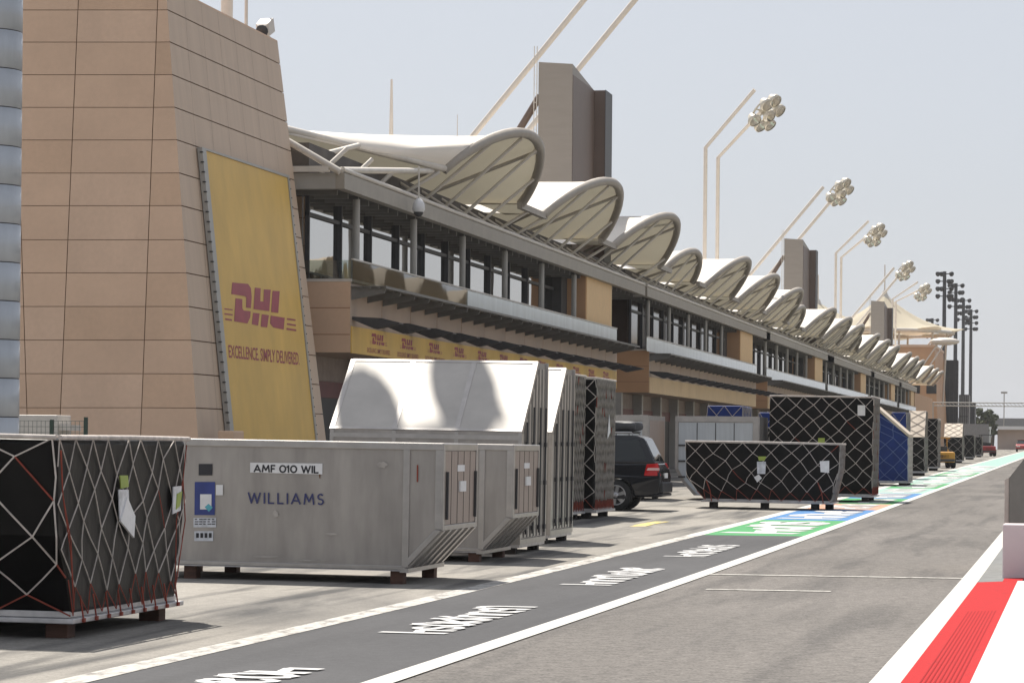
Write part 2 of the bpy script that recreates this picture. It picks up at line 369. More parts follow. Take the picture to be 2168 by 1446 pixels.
struct(kb.build('kerb', [mRed, mWhiteKerb, mGreyKerb, paint_mat('kerb groove', (.28, .018, .02), (.2, .03, .03), .3)]))
yl = MB()
for (a, b) in (((1348, 1115), (1375, 1108)), ((1370, 1109), (1403, 1104))):
    p, q = PG(*a), PG(*b); d = (q - p).normalized(); n_ = Vector((d.y, -d.x, 0)) * .16
    yl.quad(*[v + Vector((0, 0, .006)) for v in (p - n_, q - n_, q + n_, p + n_)])
struct(yl.build('yellow_marking', mYellowLine))
# painted words: bold rounded letters, worn past reading; their height lies across the lane
def word(mb, y0, y1, x0, x1, n, seed, z=.009, th=None):
    r = random.Random(seed); wl = (y1 - y0) / n; H_ = x1 - x0; th = th or wl * .30; k = [0]
    def stroke(P):
        for (a, b), (c, d) in zip(P[:-1], P[1:]):
            p = Vector((a, b, 0)); q = Vector((c, d, 0)); t_ = (q - p); l = t_.length
            if l < 1e-5: continue
            t_ /= l; nn = Vector((-t_.y, t_.x, 0)); wd = th / 2 * (1. if abs(t_.x) > .7 else .62); k[0] += 1
            vs = [p - nn * wd - t_ * wd * .4, p + nn * wd - t_ * wd * .4, q + nn * wd + t_ * wd * .4, q - nn * wd + t_ * wd * .4]
            mb.quad(*[Vector((v.x, v.y, gz(v.x, v.y) + z + .00025 * (k[0] % 37))) for v in vs])
    for i in range(n):
        ya = y0 + i * wl; w_ = wl * .74; xt = x0 + (0 if r.random() < .55 else H_ * .25)
        P = lambda u, v: (x1 - (x1 - xt) * v, ya + u * w_ + .10 * wl * v)
        c = lambda a0, a1, cx=.5, cy=.5, rx=.5, ry=.5: [P(cx + rx * math.cos(R(a0 + (a1 - a0) * j / 9)), cy + ry * math.sin(R(a0 + (a1 - a0) * j / 9))) for j in range(10)]
        kind = r.choice('oonneshk') if i else 'h'
        if kind == 'o': stroke(c(0, 360))
        elif kind == 'n': stroke([P(0, 0), P(0, 1)]); stroke(c(180, 0, .5, .55, .5, .45) + [P(1, 0)])
        elif kind == 'e': stroke(c(-40, -330) + [P(0, .5)])
        elif kind == 's': stroke(c(30, 270, .5, .75, .5, .25)); stroke(c(90, -150, .5, .25, .5, .25))
        elif kind == 'h': stroke([P(0, 0), P(0, 1.05)]); stroke([P(0, .45), P(1, .55), P(1, 0)])
        else: stroke([P(0, 0), P(0, 1)]); stroke([P(1, 1), P(0, .45), P(1, 0)])
for k, (a, b, n) in enumerate(((18.7, 23.1, 8), (27.7, 32.6, 9), (37.8, 43.1, 9), (47.5, 52.7, 8))):
    mb = MB(); word(mb, a, b, -6.20, -5.66, n, 11 + k); struct(mb.build('painted_lettering', mWord))
# colour blocks further down the strip with white lettering in them
blocks = [(58.3, 69.5, mGreenP), (69.5, 80, mBlueP), (80, 87, mOrangeP), (87, 95, mGreenP), (95, 104, mBlueP), (104, 114, mTealP), (114, 126, mGreenP), (126, 138, mTealP),
          (138, 150, mTealP), (150, 165, mGreenP), (165, 185, mTealP), (185, 205, mTealP), (205, 450, mTealP)]
for k, (a, b, mt) in enumerate(blocks):
    strip('painted_block', mt, -6.94, -5.06, a, b, .003, 5.)
    if b < 300:
        mb = MB(); word(mb, a + (b - a) * .13, b - (b - a) * .11, -6.55, -5.45, 4, 40 + k, .008, (b - a) * .062); struct(mb.build('painted_lettering', mWord))

# ------------------------------------------------------------------ pit building
XF = -19.2
SEC = [(81.2, 130.), (140., 187.5), (194.5, 239.5), (242.5, 289.), (293.5, 335.), (340., 374.)]
bld = thing('pit_building', 'long beige pit building with white scalloped canopy roof, glazed upper floor and garages below', 'building', (XF, 81.2, gz(XF, 81)))
logo_pts = dict(
 D=[(210,120),(430,140),(470,200),(480,320),(470,475),(400,470),(405,330),(380,310),(195,280)], D2=[(255,340),(350,350),(350,480),(370,510),(465,520),(460,600),(420,690),(235,660)],
 H=[(525,190),(605,200),(600,380),(645,385),(650,215),(745,220),(725,520),(505,490)], H2=[(500,540),(590,550),(570,720),(480,700)], H3=[(620,560),(720,575),(695,745),(605,735)],
 L=[(770,235),(870,240),(850,545),(750,530)], L2=[(745,580),(940,610),(925,775),(780,745),(735,690)],
 a=[(100,478),(215,492),(215,508),(100,496)], b=[(100,545),(215,560),(215,580),(100,566)], c=[(110,615),(205,630),(205,655),(110,640)],
 d=[(970,615),(1090,632),(1090,655),(970,638)], e=[(970,685),(1095,705),(1095,728),(970,708)], f=[(965,750),(1100,772),(1100,798),(965,778)])
def logo_rect(fn):  # the same emblem squared up
    mb = MB()
    for poly in logo_pts.values():
        mb.quad(*[fn((x - 100) / 1000., 1 - (y - .16 * (x - 100) - 95) / 620.) for x, y in poly])
    return mb
V = [(99.0, 6.65, 1), (117.2, 6.8, 1), (134.7, 7.1, 1), (150.9, 5.6, 0), (165.5, 6.1, 1), (181.7, 6.5, 1), (197.7, 6.5, 1), (210.6, 5., 0), (225.3, 6.5, 1), (241.3, 6.6, 1), (255.3, 6.5, 1),
     (266.5, 4.6, 0), (276., 5.5, 1), (291., 6.3, 1), (306.8, 6.3, 1), (317., 4.4, 0), (328.9, 6., 1), (344., 6., 1), (356.6, 5.6, 1), (366.5, 4.2, 0), (379, 6., 1), (393, 6., 1), (406.5, 5.6, 1)]
ZS = 10.0
def lip(y):
    """point on the canopy's front edge at a place along the building"""
    for yc, wd, big in V:
        if abs(y - yc) < wd:
            out, rise = (1.52, 1.70) if big else (.85, 1.2); q = max(0, 1 - ((y - yc) / wd) ** 2) ** .675
            return Vector(((-19.0 if big else -19.3) + out * q - .1, y, ZS + rise * q - .16))
    return Vector((-19.0, y, ZS - .1))
for si, (y0, y1) in enumerate(SEC):
    zb = min(gz(XF, y0), gz(XF, y1)) - .3
    # garage level, set back
    mb = MB(); mb.box(-31, -20.9, y0, y1, zb, 4.148, 0); mb.build('garage_wall', mGarage, bld)
    nd = int((y1 - y0) / 6.2)
    for k in range(nd):
        a = y0 + .6 + k * (y1 - y0 - .6) / nd; b = a + (y1 - y0) / nd - 1.
        d = MB(); d.box(-20.9, -20.84, a, b, zb, 3.0, 0).box(-20.9, -20.80, a, b, 3.0, 3.45, 1)
        d.build('garage_door', [mDoor, mRedSign], bld)
    for k in range(nd + 1):
        a = y0 + k * (y1 - y0 - .5) / nd; MB().box(-20.9, -20.45, a, a + .45, zb, 4.146, 0).build('garage_pier', mSteelG, bld)
    # fascia box with joints
    mb = MB(); mb.box(-31, XF, y0, y1, 4.15, 6.05, 0)
    y = y0 + 3.8
    while y < y1 - .5: mb.box(XF - .01, XF + .004, y, y + .025, 4.95, 6.0, 1); y += 3.8
    for z in (4.62, 5.33): mb.box(-31, XF - .01, y0 - .004, y0 + .01, z, z + .03, 1)
    mb.build('fascia', [mFascia if si else mFascia, mJoint], bld)
    ft = MB(); ft.box(-31, XF - .004, y0 - .012, y0 - .003, 4.152, 6.04, 0); 
    for z in (4.62, 5.33): ft.box(-31, XF - .006, y0 - .016, y0 - .011, z, z + .025, 1)
    ft.build('end_cladding', [mOrange if si else mTan, mJoint], bld)
    # banner along the bottom of the fascia
    yb0 = y0 + .05; mb = MB()
    mb.box(XF - .01, XF + .03, yb0, y1 - .2, 4.14, 4.86, 0); ban = mb.build('banner', mYellow if si == 0 else mCream, bld)
    if si == 0:
        for k in range(12):
            a = y0 + 2.2 + k * 3.85
            fn = lambda u, v, a=a: Vector((XF + .034, a + u * 2.2, 4.42 + v * .34))
            lg = logo_rect(fn); text_mb(lg, 'EXCELLENCE. SIMPLY DELIVERED.', bil((XF + .034, a - .3, 4.22), (XF + .034, a + 2.6, 4.22), (XF + .034, a - .3, 4.35), (XF + .034, a + 2.6, 4.35)), .01)
            lg.build('logo', mRedInk, ban)
    # louvre fins (upper) and bracket lamps (lower)
    mb = MB(); y = y0 + .1
    while y < y1 + .2:
        mb.prism([(XF, 5.56), (XF + .9, 5.74), (XF + .95, 5.90), (XF, 5.90)], lambda a, b, d: (a, d, b), y, y + .05); y += 1.9
    for xx in (.25, .5, .75, .92): mb.box(XF + xx, XF + xx + .06, y0, y1, 5.86, 5.90)
    mb.box(XF, XF + .97, y0, y1, 5.905, 5.93)
    mb.build('louvre', mFin, bld)
    y = y0 + .2
    while y < y1:
        mb = MB(); mb.hexa([(XF, y, 5.04), (XF, y + .5, 5.04), (XF + .6, y + .5, 4.80), (XF + .6, y, 4.80)], [(XF, y, 5.12), (XF, y + .5, 5.12), (XF + .8, y + .5, 5.08), (XF + .8, y, 5.08)])
        mb.hexa([(XF + .6, y, 4.80), (XF + .6, y + .5, 4.80), (XF + 1.3, y + .5, 4.93), (XF + 1.3, y, 4.93)], [(XF + .8, y, 5.075), (XF + .8, y + .5, 5.075), (XF + 1.3, y + .5, 4.96), (XF + 1.3, y, 4.96)]); mb.build('awning_bracket', mDark, bld)
        y += 3.62
    # balcony: slab edge, glass parapet, rail
    mb = MB(); mb.box(-22, XF + .02, y0, y1, 6.052, 6.12); mb.build('balcony_slab', mSteelL, bld)
    ga = y0 + (-1.0 if si else .05)
    mb = MB()
    if si == 0:
        mb.box(XF + .02, XF + .035, y0 + .1, y0 + 16, 6.0, 6.62); g1 = mb.build('glass_parapet', mGlass, bld)
        g2 = MB().box(XF + .02, XF + .035, y0 + 16.02, y1 - .3, 6.0, 6.62).build('glass_parapet', mSkyPane, bld)
        MB().box(-21.5, XF + .02, y0 + .05, y0 + .07, 6.0, 6.62).build('glass_parapet', mGlass, bld)
    else:
        MB().box(XF + .02, XF + .035, y0 - 1., y1 - .5, 6.0, 6.62).build('glass_parapet', mSkyPane, bld)
    mb = MB(); mb.box(XF, XF + .06, ga, y1 - .3, 6.63, 6.67); y = ga
    while y < y1 - .3: mb.box(XF - .01, XF + .017, y, y + .03, 6.1, 6.62); y += 1.9
    mb.build('handrail', mSteelL, bld)
    # columns
    y = y0 + 2.3
    while y < y1 - 8:
        MB().tube([(-19.6, y, 6.1), (-19.6, y, 8.42)], .10, 10).build('column', mSteelG, bld); y += 7.5
    # window wall
    xw = -20.55 if si != 1 else -20.2
    mb = MB(); mb.box(xw - .05, xw, y0 + .3, y1 - 8.5, 6.1, 8.45)
    wn = mb.build('window_wall', mWinGl if si != 1 else mBrownGl, bld)
    mb = MB(); y = y0 + .3
    while y < y1 - 8.5: mb.box(xw, xw + .12, y, y + .10, 6.1, 8.45); y += 3.75
    mb.box(xw, xw + .08, y0 + .3, y1 - 8.5, 7.85, 7.95)
    mb.build('mullion', mDark, wn)
    # near end glazing of the upper floor
    mb = MB(); mb.box(-31, xw - .06, y0 + .25, y0 + .3, 6.1, 8.45); mb.build('end_glazing', mWinGl if si != 1 else mBrownGl, bld)
    # blank panels at the far end of every section
    mb = MB(); mb.box(-24, XF - .25, y1 - 7.0, y1 - .02, 6.122, 8.86); mb.box(XF - .25, XF - .22, y1 - 6.9, y1 - .1, 6.15, 8.5, 1)
    mb.box(-22, -20.2, y1 - 8.4, y1 - 7.02, 6.122, 8.44, 2)
    mb.build('end_panel', [mOrange, M('warm cream panel', (.74, .50, .25), .6, var=.05), mCeil], bld)
    # eave beam and soffit
    yb = y1 + 8.5 if si < 5 else y1 + 2
    mb = MB(); mb.box(-19.45, XF, y0 - .8, yb, 8.46, 8.88); mb.box(-22.5, -19.452, y0 - .8, y0 - .5, 8.46, 8.88, 1); mb.build('eave_beam', [mEave, mSteelG], bld)
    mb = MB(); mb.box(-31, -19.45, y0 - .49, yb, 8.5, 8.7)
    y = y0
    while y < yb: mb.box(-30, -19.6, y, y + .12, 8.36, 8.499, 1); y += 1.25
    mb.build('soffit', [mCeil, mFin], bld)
    if si < 5:     # recessed link to the next section
        mb = MB(); mb.box(-31, -21.6, y1 + .01, SEC[si + 1][0] - .35, zb, 8.45, 0); mb.build('link_wall', mGarage, bld)
    # roof truss between eave beam and canopy
    mb = MB(); y = y0 + .6; k = 0
    while y < yb - 1:
        if y > 90 or si: mb.tube([(-20.2, y, 9.05), lip(y + .7)], .06, 6); mb.tube([(-19.3, y + 1.3, 8.97), (-20.3, y + 1.0, 9.62)], .055, 6)
        else: mb.tube([(-20.2, y, 9.0), (-19.6, y + .5, 9.7)], .07, 6)
        y += 3.1
    mb.tube([(-19.25, y0 - .8, 8.97), (-19.25, yb, 8.97)], .07, 8)
    mb.build('roof_truss', mSteelL, bld)
    mb = MB(); mb.box(-31, -20.25, y0 - .5, yb, 8.705, 9.72); mb.build('gap_backing', mGapDark, bld)  # dark wall added so the gaps above the eave read as shade
# end wall
mb = MB(); mb.box(-32, -19.35, 374.3, 420, 0, 8.4); mb.build('end_block', mOrange, bld)

# canopy vaults
for k, (yc, wd, big) in enumerate(V):
    out, rise = (1.52, 1.70) if big else (.85, 1.2)
    xs = -19.0 if big else -19.3
    nb = (V[k + 1][0] - yc) / 2 if k + 1 < len(V) else 7; pb = (yc - V[k - 1][0]) / 2 if k else 21
    def Fr(t, inset=0., yc=yc, wd=wd, out=out, rise=rise, xs=xs):
        a = math.pi * t
        q = max(0., math.sin(a)) ** 1.35
        return Vector((xs + out * q - inset * .6, yc - (wd - inset) * math.cos(a), ZS + (rise - inset) * q))
    def Sf(u, v, k=k):
        a = math.pi * u; f = Fr(u); d = v * 11.
        q = math.sin(a)
        wl = wd + (min(1., d / 2.4) * 12.0 if k == 0 else (pb - wd) * min(1, v * 1.4)); wr = wd + (nb - wd) * min(1, v * 1.4)
        co = math.cos(a); yy = yc - co * (wl if co > 0 else wr)
        sag = -.28 * math.sin(math.pi * v) * q
        if k == 0: w0 = min(1, v / .03); pr = (1 - w0) * max(q, 0) ** 1.35 + w0 * (1 - abs(co)) ** .93
        else: pr = max(q, 0) ** (1.35 + 1 * 0.65 * min(1, v / .09))
        zf = ZS + (.25 * v) + (rise + .35 * min(1, v * 1.6)) * pr + sag
        return Vector((f.x - d * (1 + .12 * q), yy, zf))
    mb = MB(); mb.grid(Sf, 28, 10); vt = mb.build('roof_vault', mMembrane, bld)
    pts = [Fr(i / 24) for i in range(25)]
    MB().tube(pts, .165, 8).build('arch_rib', mLip, vt)
    if k < 12:
        mb = MB()
        for t, e in ((.30, -.45), (.62, .1)):
            mb.tube([Fr(t, .16), Vector((xs - 2.6, yc + e * wd, ZS - .35))], .06, 6)
        mb.tube([Vector((xs - 2.6, yc - .9 * wd, ZS - .35)), Vector((xs - 2.6, yc + .9 * wd, ZS - .35))], .07, 6)
        mb.build('canopy_strut', mLip, vt)
    if k + 1 < len(V):   # valley between two vaults
        n_ = V[k + 1]; a = yc + wd; b = n_[0] - n_[1]
        if b > a + .05:
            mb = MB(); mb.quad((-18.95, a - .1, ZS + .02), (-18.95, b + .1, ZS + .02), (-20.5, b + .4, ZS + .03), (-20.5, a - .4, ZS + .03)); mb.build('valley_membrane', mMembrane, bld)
            MB().box(-19.08, -18.9, a - .2, b + .2, ZS - .16, ZS + .05).build('valley_gutter', mLip, bld)
mb = MB(); mb.tube([(-18.95, 92.3, 10.05), (-21.4, 80.5, 10.2)], .11, 8); mb.tube([(-19.2, 92, 9.95), (-19.3, 80.4, 8.95)], .09, 6); mb.tube([(-19.3, 80.3, 8.9), (-21.4, 80.4, 10.1)], .10, 6); mb.tube([(-21.3,80.4,9.0),(-19.9,85,10.05)],.08,6)
mb.box(-24, -19.6, 80.2, 80.4, 8.9, 9.05); mb.build('roof_edge_tube', mSteelL, bld)

# ------------------------------------------------------------------ corner tower
def lane_x(z): return -19.30 - .1347 * z
def corner(z): return Vector((lane_x(z), 67.55 + .178 * z, z))
def redge(z): return Vector((lane_x(z), 80.0, z))
ZT = 12.3
tw = thing('corner_tower', 'tall tan panel-clad tower with leaning walls at the near end of the pit building', 'tower', (-20, 74, gz(-20, 74)))
def fl(z): p = corner(z); return Vector((-31.5, p.y, z))
mb = MB(); i_ = .06
mb.hexa([fl(-.2) + Vector((0, i_, 0)), corner(-.2) + Vector((-i_, i_, 0)), redge(-.2) + Vector((-i_, -.02, 0)), Vector((-31.5, 80, -.2))], [fl(ZT) + Vector((0, i_, 0)), corner(ZT) + Vector((-i_, i_, 0)), redge(ZT) + Vector((-i_, -.02, 0)), Vector((-31.5, 80, ZT))], 0)
mb.build('tower_core', mJoint, tw)
nF = (corner(10) - corner(0)).cross(Vector((1, 0, 0)))
oF = corner(0)
rowpx = [22, 90, 159, 228, 297, 367, 436, 508, 578, 649, 720, 791, 863, 934]
def colx(i, py):
    tabs = [(-150, -150, 0, 900), (42, 57, 400, 870), (166, 127, 0, 890), (334, 299, 0, 890)]
    a, b, y0, y1 = tabs[i]; return a + (b - a) * (py - y0) / (y1 - y0)
def Pf(px, py): return PP(px, py, oF, nF)
rows = [-48] + rowpx + [1010]
mb = MB()
for j in range(len(rows) - 1):
    ya, yb = rows[j] + .65, rows[j + 1] - .65
    for i in range(4):
        pts = []
        for py in (ya, yb):
            xa = colx(i, py) + .8; 
            pa = Pf(xa, py)
            if i < 3: pb_ = Pf(colx(i + 1, py) - .8, py)
            else: q = corner(pa.z); pb_ = Vector((q.x, q.y, pa.z))
            pts.append((pa, pb_))
        if i == 0:
            for r_ in pts: r_[0].x = -31.4
        mb.quad(pts[0][0], pts[0][1], pts[1][1], pts[1][0], m=random.choice((0, 0, 1, 2)))
mb.build('front_cladding', [mTan, mTanB, mTanC], tw)
mb = MB(); zr = [Pf(320, r_).z for r_ in rows]; zr[0] = ZT + .02
for j in range(len(zr) - 1):
    za, zb = zr[j] - .012, zr[j + 1] + .012
    for i in range(1):
        mb.quad(corner(za), redge(za), redge(zb), corner(zb))
    for i in range(1, 7):      # faint upright seams
        t = i / 7.
        p = corner(za).lerp(redge(za), t) + Vector((.004, 0, 0)); q = corner(zb).lerp(redge(zb), t) + Vector((.004, 0, 0))
        mb.quad(p, p + Vector((0, .012, 0)), q + Vector((0, .012, 0)), q, m=1)
    mb.quad(redge(za), redge(za) + Vector((-2, 0, 0)), redge(zb) + Vector((-2, 0, 0)), redge(zb))
mb.build('side_cladding', [mTanS, M('seam', (.25, .18, .135), .7)], tw)
mb = MB(); mb.hexa([fl(ZT), corner(ZT), redge(ZT), Vector((-31.5, 80, ZT))], [fl(ZT + .05), corner(ZT + .05), redge(ZT + .05), Vector((-31.5, 80, ZT + .05))]); mb.build('coping', mTan, tw)

# billboard on the lane face of the tower
nL = (redge(10) - redge(0)).cross(Vector((0, 1, 0))).normalized()
if nL.x < 0: nL = -nL
oL = redge(0) + nL * .11
def PL(px, py, d=0.): return PP(px, py, oL + nL * d, nL)
bb = thing('billboard', 'tall leaning yellow billboard with red lettering on the lane side of the tan tower', 'billboard', PL(580, 940))
q = [PL(434, 319), PL(608, 377), PL(669, 945), PL(496, 945)]
mb = MB(); mb.hexa([p - nL * .02 for p in q], [p for p in q]); pan = mb.build('panel', mYellow, bb)
mb = MB()
fr = [PL(425, 312), PL(610, 372), PL(672, 948), PL(488, 948)]
for a in range(4):
    A, B = fr[a], fr[(a + 1) % 4]; C, D = q[(a + 1) % 4], q[a]
    mb.hexa([A - nL * .09, B - nL * .09, C - nL * .09, D - nL * .09], [A + nL * .03, B + nL * .03, C + nL * .03, D + nL * .03], 0)
for a, b in ((fr[0], fr[3]), (fr[1], fr[2])):
    for k in range(30):
        p = a.lerp(b, (k + .5) / 30); mb.box(p.x - .03, p.x + .042, p.y - .03, p.y + .03, p.z - .015, p.z + .015, 1)
mb.build('frame', [mSteelG, mDark], bb)
mb = MB()
for poly in logo_pts.values(): mb.quad(*[PL(460 + x / 6.575, 580 + y / 6.575, .006) for x, y in poly])
mb.build('logo', mRedInk, bb)
t_ = lambda x, y: PL(460 + x / 6.575, 580 + y / 6.575, .006)
mb = MB(); text_mb(mb, 'EXCELLENCE. SIMPLY DELIVERED.', bil(t_(165, 1165), t_(1145, 1270), t_(155, 985), t_(1145, 1095)), .012); mb.build('slogan', mRedInk, bb)
# small things on the tower
def box_camera():
    p = PX(562, 80, -21.6); p = Vector((-21.7, 78.2, ZT + .05)); 
    t = thing('security_camera', 'pale boxy camera housing tilted on a bracket on top of the tan tower', 'camera', p)
    a = PX(562, 82, -21.7); b = PX(555, 66, -21.7); d = PX(582, 38, -21.7)
    ax = (d - b).normalized()
    MB().tube([p, a + Vector((0, 0, 0)), b.lerp(d, .3)], .06, 8).box(a.x - .12, a.x + .12, a.y - .12, a.y + .12, a.z - .06, a.z + .05).build('bracket', mDark, t)
    MB().lathe([(0, 0), (.19, 0), (.25, .08), (.27, .62), (.0, .64)], b, ax, 4, smooth=False).build('housing', mACU, t, bevel=.02)
    MB().lathe([(.0, 0), (.17, 0), (.17, .02), (0, .02)], b - ax * .03, ax, 12).build('lens', mDark, t)
box_camera()
p = PX(480, 60, -23.5); mb = MB(); mb.tube([(p.x, p.y, ZT), (p.x, p.y, ZT + 5)], .17, 12).box(p.x - .25, p.x + .25, p.y - .25, p.y + .25, ZT, ZT + .12).box(p.x + .25, p.x + .5, p.y - .1, p.y + .1, ZT, ZT + .3)
tag(mb.build('roof_mast', mMast), 'thick off-white mast standing on top of the tan tower', 'mast')
p = PX(521, 60, -22.8); mb = MB(); mb.tube([(p.x, p.y, ZT), (p.x, p.y, ZT + 5)], .055, 8, r2=.03); mb.box(p.x - .1, p.x + .1, p.y - .1, p.y + .1, ZT, ZT + .06)
tag(mb.build('antenna', mMast), 'thin white antenna beside the thick mast on the tan tower', 'antenna')
for (px, py0, py1, X, r0, lab) in ((828, 300, 168, -27, .17, 'pale pointed antenna spire rising behind the nearest canopy'), (968, 300, 243, -27, .05, 'thin short antenna rod behind the nearest canopy, right of the spire')):
    a = PX(px, py0, X); b = PX(px, py1, X); a.z -= 4; mb = MB(); mb.tube([a, Vector((a.x, a.y, b.z))], r0, 8, r2=r0 * .25); mb.lathe([(r0 * 1.6, 0), (r0 * 1.6, .5), (0, .5)], a, (0, 0, 1), 10)
    tag(mb.build('antenna', mMast), lab, 'antenna')
# hanging dome camera
p = PX(887, 352, -18.85); q = PX(888, 428, -18.85)
t = thing('dome_camera', 'white dome camera hanging on a thin pole from the canopy edge', 'camera', (p.x, p.y, q.z))
MB().tube([p, (p.x, p.y, q.z)], .025, 8).build('pole', mSteelL, t)
MB().lathe([(.03, .1), (.10, .06), (.17, -.05), (.19, -.22), (.15, -.30)], (p.x, p.y, q.z), (0, 0, 1), 16).build('housing', M('camera white', (.66, .66, .66), .4), t)
MB().lathe([(.145, -.29), (.13, -.36), (.08, -.42), (0, -.44)], (p.x, p.y, q.z), (0, 0, 1), 16).build('dome', mDark, t)

# ------------------------------------------------------------------ lamp masts
KM = 20 / 17.
def SC(v): v = Vector(v); return Vector((v.x * KM, v.y * KM, EYE + (v.z - EYE) * KM))
def flood(name_parent, o, ax, r=.44):
    m = MB(); m.lathe([(0, -.5), (r * .55, -.46), (r * .75, -.22), (r, -.1), (r, .14), (r * .92, .14)], o, ax, 14); fl_ = m.build('floodlight', mLamp, name_parent)
    MB().lathe([(r * .92, .10), (r * .5, .05), (0, .04)], o, ax, 14).build('lens', mLens, fl_)
def cluster(t, o, r=.44, ring=1.0, n=6):
    ax = Vector((.62, -.45, -.62)).normalized(); u = Vector((0.45, .89, 0)).normalized(); u = (u - ax * u.dot(ax)).normalized(); v = ax.cross(u)
    m = MB(); m.tube([o + (u * math.cos(a) + v * math.sin(a)) * ring - ax * .3 for a in [2 * math.pi * i / 20 for i in range(20)]], .07, 6, closed=True)
    for i in range(3):
        a = math.pi * i / 3; d = (u * math.cos(a) + v * math.sin(a)) * ring; m.tube([o - d - ax * .3, o + d - ax * .3], .06, 6)
    m.lathe([(0, -.6), (.3, -.6), (.3, -.35), (0, -.35)], o, ax, 12)
    m.build('lamp_frame', mLamp, t)
    flood(t, o + ax * .12 + u * .1, (ax + v * .2).normalized(), r * .9)
    for i in range(n):
        a = 2 * math.pi * (i + .5) / n + .22 * math.sin(i * 2.3); flood(t, o + (u * math.cos(a) + v * math.sin(a)) * (ring * (1.05 if i % 2 else .92)), (ax + u * .12 * math.cos(a) + v * .12 * math.sin(a)).normalized(), r)
def mast(kind, y, label, zh=20.2, xh=-17.0, dx=0):
    g = 'lamp masts leaning over the pit building roof'
    if kind == 'bent':
        t = thing('lamp_mast', label, 'lamp mast', SC((-20.3, y, 8.7)), g)
        for d in (-3., 3.):
            MB().tube([SC(p) for p in ((-20.3, y + 2 + d, 7.), (-20.3, y + 2 + d, 18.1), (-17.5, y + d * .75, zh + 1.1 - (d > 0) * .6))], .13, 10).build('pole', mMast, t)
    else:
        t = thing('lamp_mast', label, 'lamp mast', SC((-28, y, 8.0)), g)
        for d in (-1, 1):
            MB().tube([SC(p) for p in ((-28.7 + .25 * d, y + d * 3, zh - 13), (-17.75 + .25 * d, y + d * 3, zh + .2))], .14, 10).build('pole', mMast, t)
    cluster(t, SC((xh, y, zh)))
mast('slant', 125.2, 'nearest slanting twin-pole lamp mast, its lamps cut off by the top of the photo', 21.0)
mast('bent', 171, 'tallest-looking bent twin-pole lamp mast against the open sky', 20.0)
mast('slant', 224.3, 'slanting twin-pole lamp mast just left of the second grey tower', 20.0)
mast('bent', 264, 'bent twin-pole lamp mast to the right of the second grey tower', 19.6)
mast('slant', 310, 'slanting twin-pole lamp mast above the third, smallest grey tower', 19.2)
mast('bent', 345, 'bent twin-pole lamp mast in front of the far tent roof', 18.8)
mast('slant', 405, 'farthest slanting lamp mast over the end of the scalloped canopy', 16.2)

# thick ringed column at the left edge, given an unseen lamp arm
t = thing('steel_column', 'thick blue-grey steel column with dark ring joints at the left edge', 'column', (-20.35, 56, gz(-20.35, 56)))
prof = []; z = 0.
while z < 19.5:
    prof += [(.70, z), (.70, z + .70), (.675, z + .702), (.675, z + .722)]; z += .724
MB().lathe(prof, (-20.35, 56, 0), (0, 0, 1), 32).build('shaft', mDuct, t)
mb = MB(); z = .70
while z < 19.4: mb.lathe([(.683, z + .003), (.683, z + .02)], (-20.35, 56, 0), (0, 0, 1), 32); z += .724
mb.build('ring_joint', mDark, t)
tgt = PG(1095, 1153, .15) + Vector((-1.75, .55, 2.25))
oc = tgt + SUN * ((20. - tgt.z) / SUN.z)  # arm and lamp heads added out of view to shadow the tall container
MB().tube([(-20.35, 56, 19.3), (oc.x - .5, oc.y, oc.z + .6)], .2, 10).build('arm', mMast, t)
axc = SUN; 
for e in (-.62, .62):
    o = oc + Vector((.98, .25, .05)) * e * 1.25
    f_ = MB().lathe([(0, -.5), (.36, -.42), (.52, 0), (.5, .2), (0, .2)], o, Vector((.5, -.4, -.75)), 14).build('floodlight', mLamp, t)
MB().tube([oc - Vector((1.2, .2, -.5)), oc + Vector((1.2, .2, .5))], .08, 8).build('crossbar', mLamp, t)

# ------------------------------------------------------------------ grey service towers behind the roof
for y, lab in ((129.4, 'largest grey-brown metal tower rising behind the canopy roof'), (240.6, 'middle grey tower rising behind the canopy, smaller than the first'), (342.5, 'farthest and smallest grey tower in front of the cream tent')):
    t = thing('service_tower', lab, 'tower', (-22, y, 8.7), 'grey metal towers behind the canopy')
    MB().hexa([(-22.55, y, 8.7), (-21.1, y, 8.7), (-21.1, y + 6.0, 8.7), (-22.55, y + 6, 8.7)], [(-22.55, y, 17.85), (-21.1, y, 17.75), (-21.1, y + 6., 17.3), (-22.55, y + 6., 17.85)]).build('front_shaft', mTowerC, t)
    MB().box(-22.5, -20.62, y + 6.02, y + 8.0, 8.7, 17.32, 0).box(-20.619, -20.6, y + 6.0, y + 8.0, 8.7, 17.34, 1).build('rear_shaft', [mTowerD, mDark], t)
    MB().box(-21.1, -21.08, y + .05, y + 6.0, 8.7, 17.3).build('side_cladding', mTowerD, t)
    b0 = PX(1080, 285, -24.); b1 = PX(1142, 202, -22.65); dy = Vector((0, y + 1.0 - b1.y, 0))
    MB().tube([Vector((b0.x, b1.y, b0.z - .6)) + dy, b1 + dy], .16, 8).build('brace', mTowerD, t)
    mb = MB()
    for xx in (-22.72, -22.6): mb.tube([(xx, y - .1, 9), (xx, y - .1, 18.5)], .02, 5)
    for k in range(24): mb.tube([(-22.72, y - .1, 9.3 + k * .38), (-22.6, y - .1, 9.3 + k * .38)], .014, 4)
    mb.build('ladder', mSteelL, t)

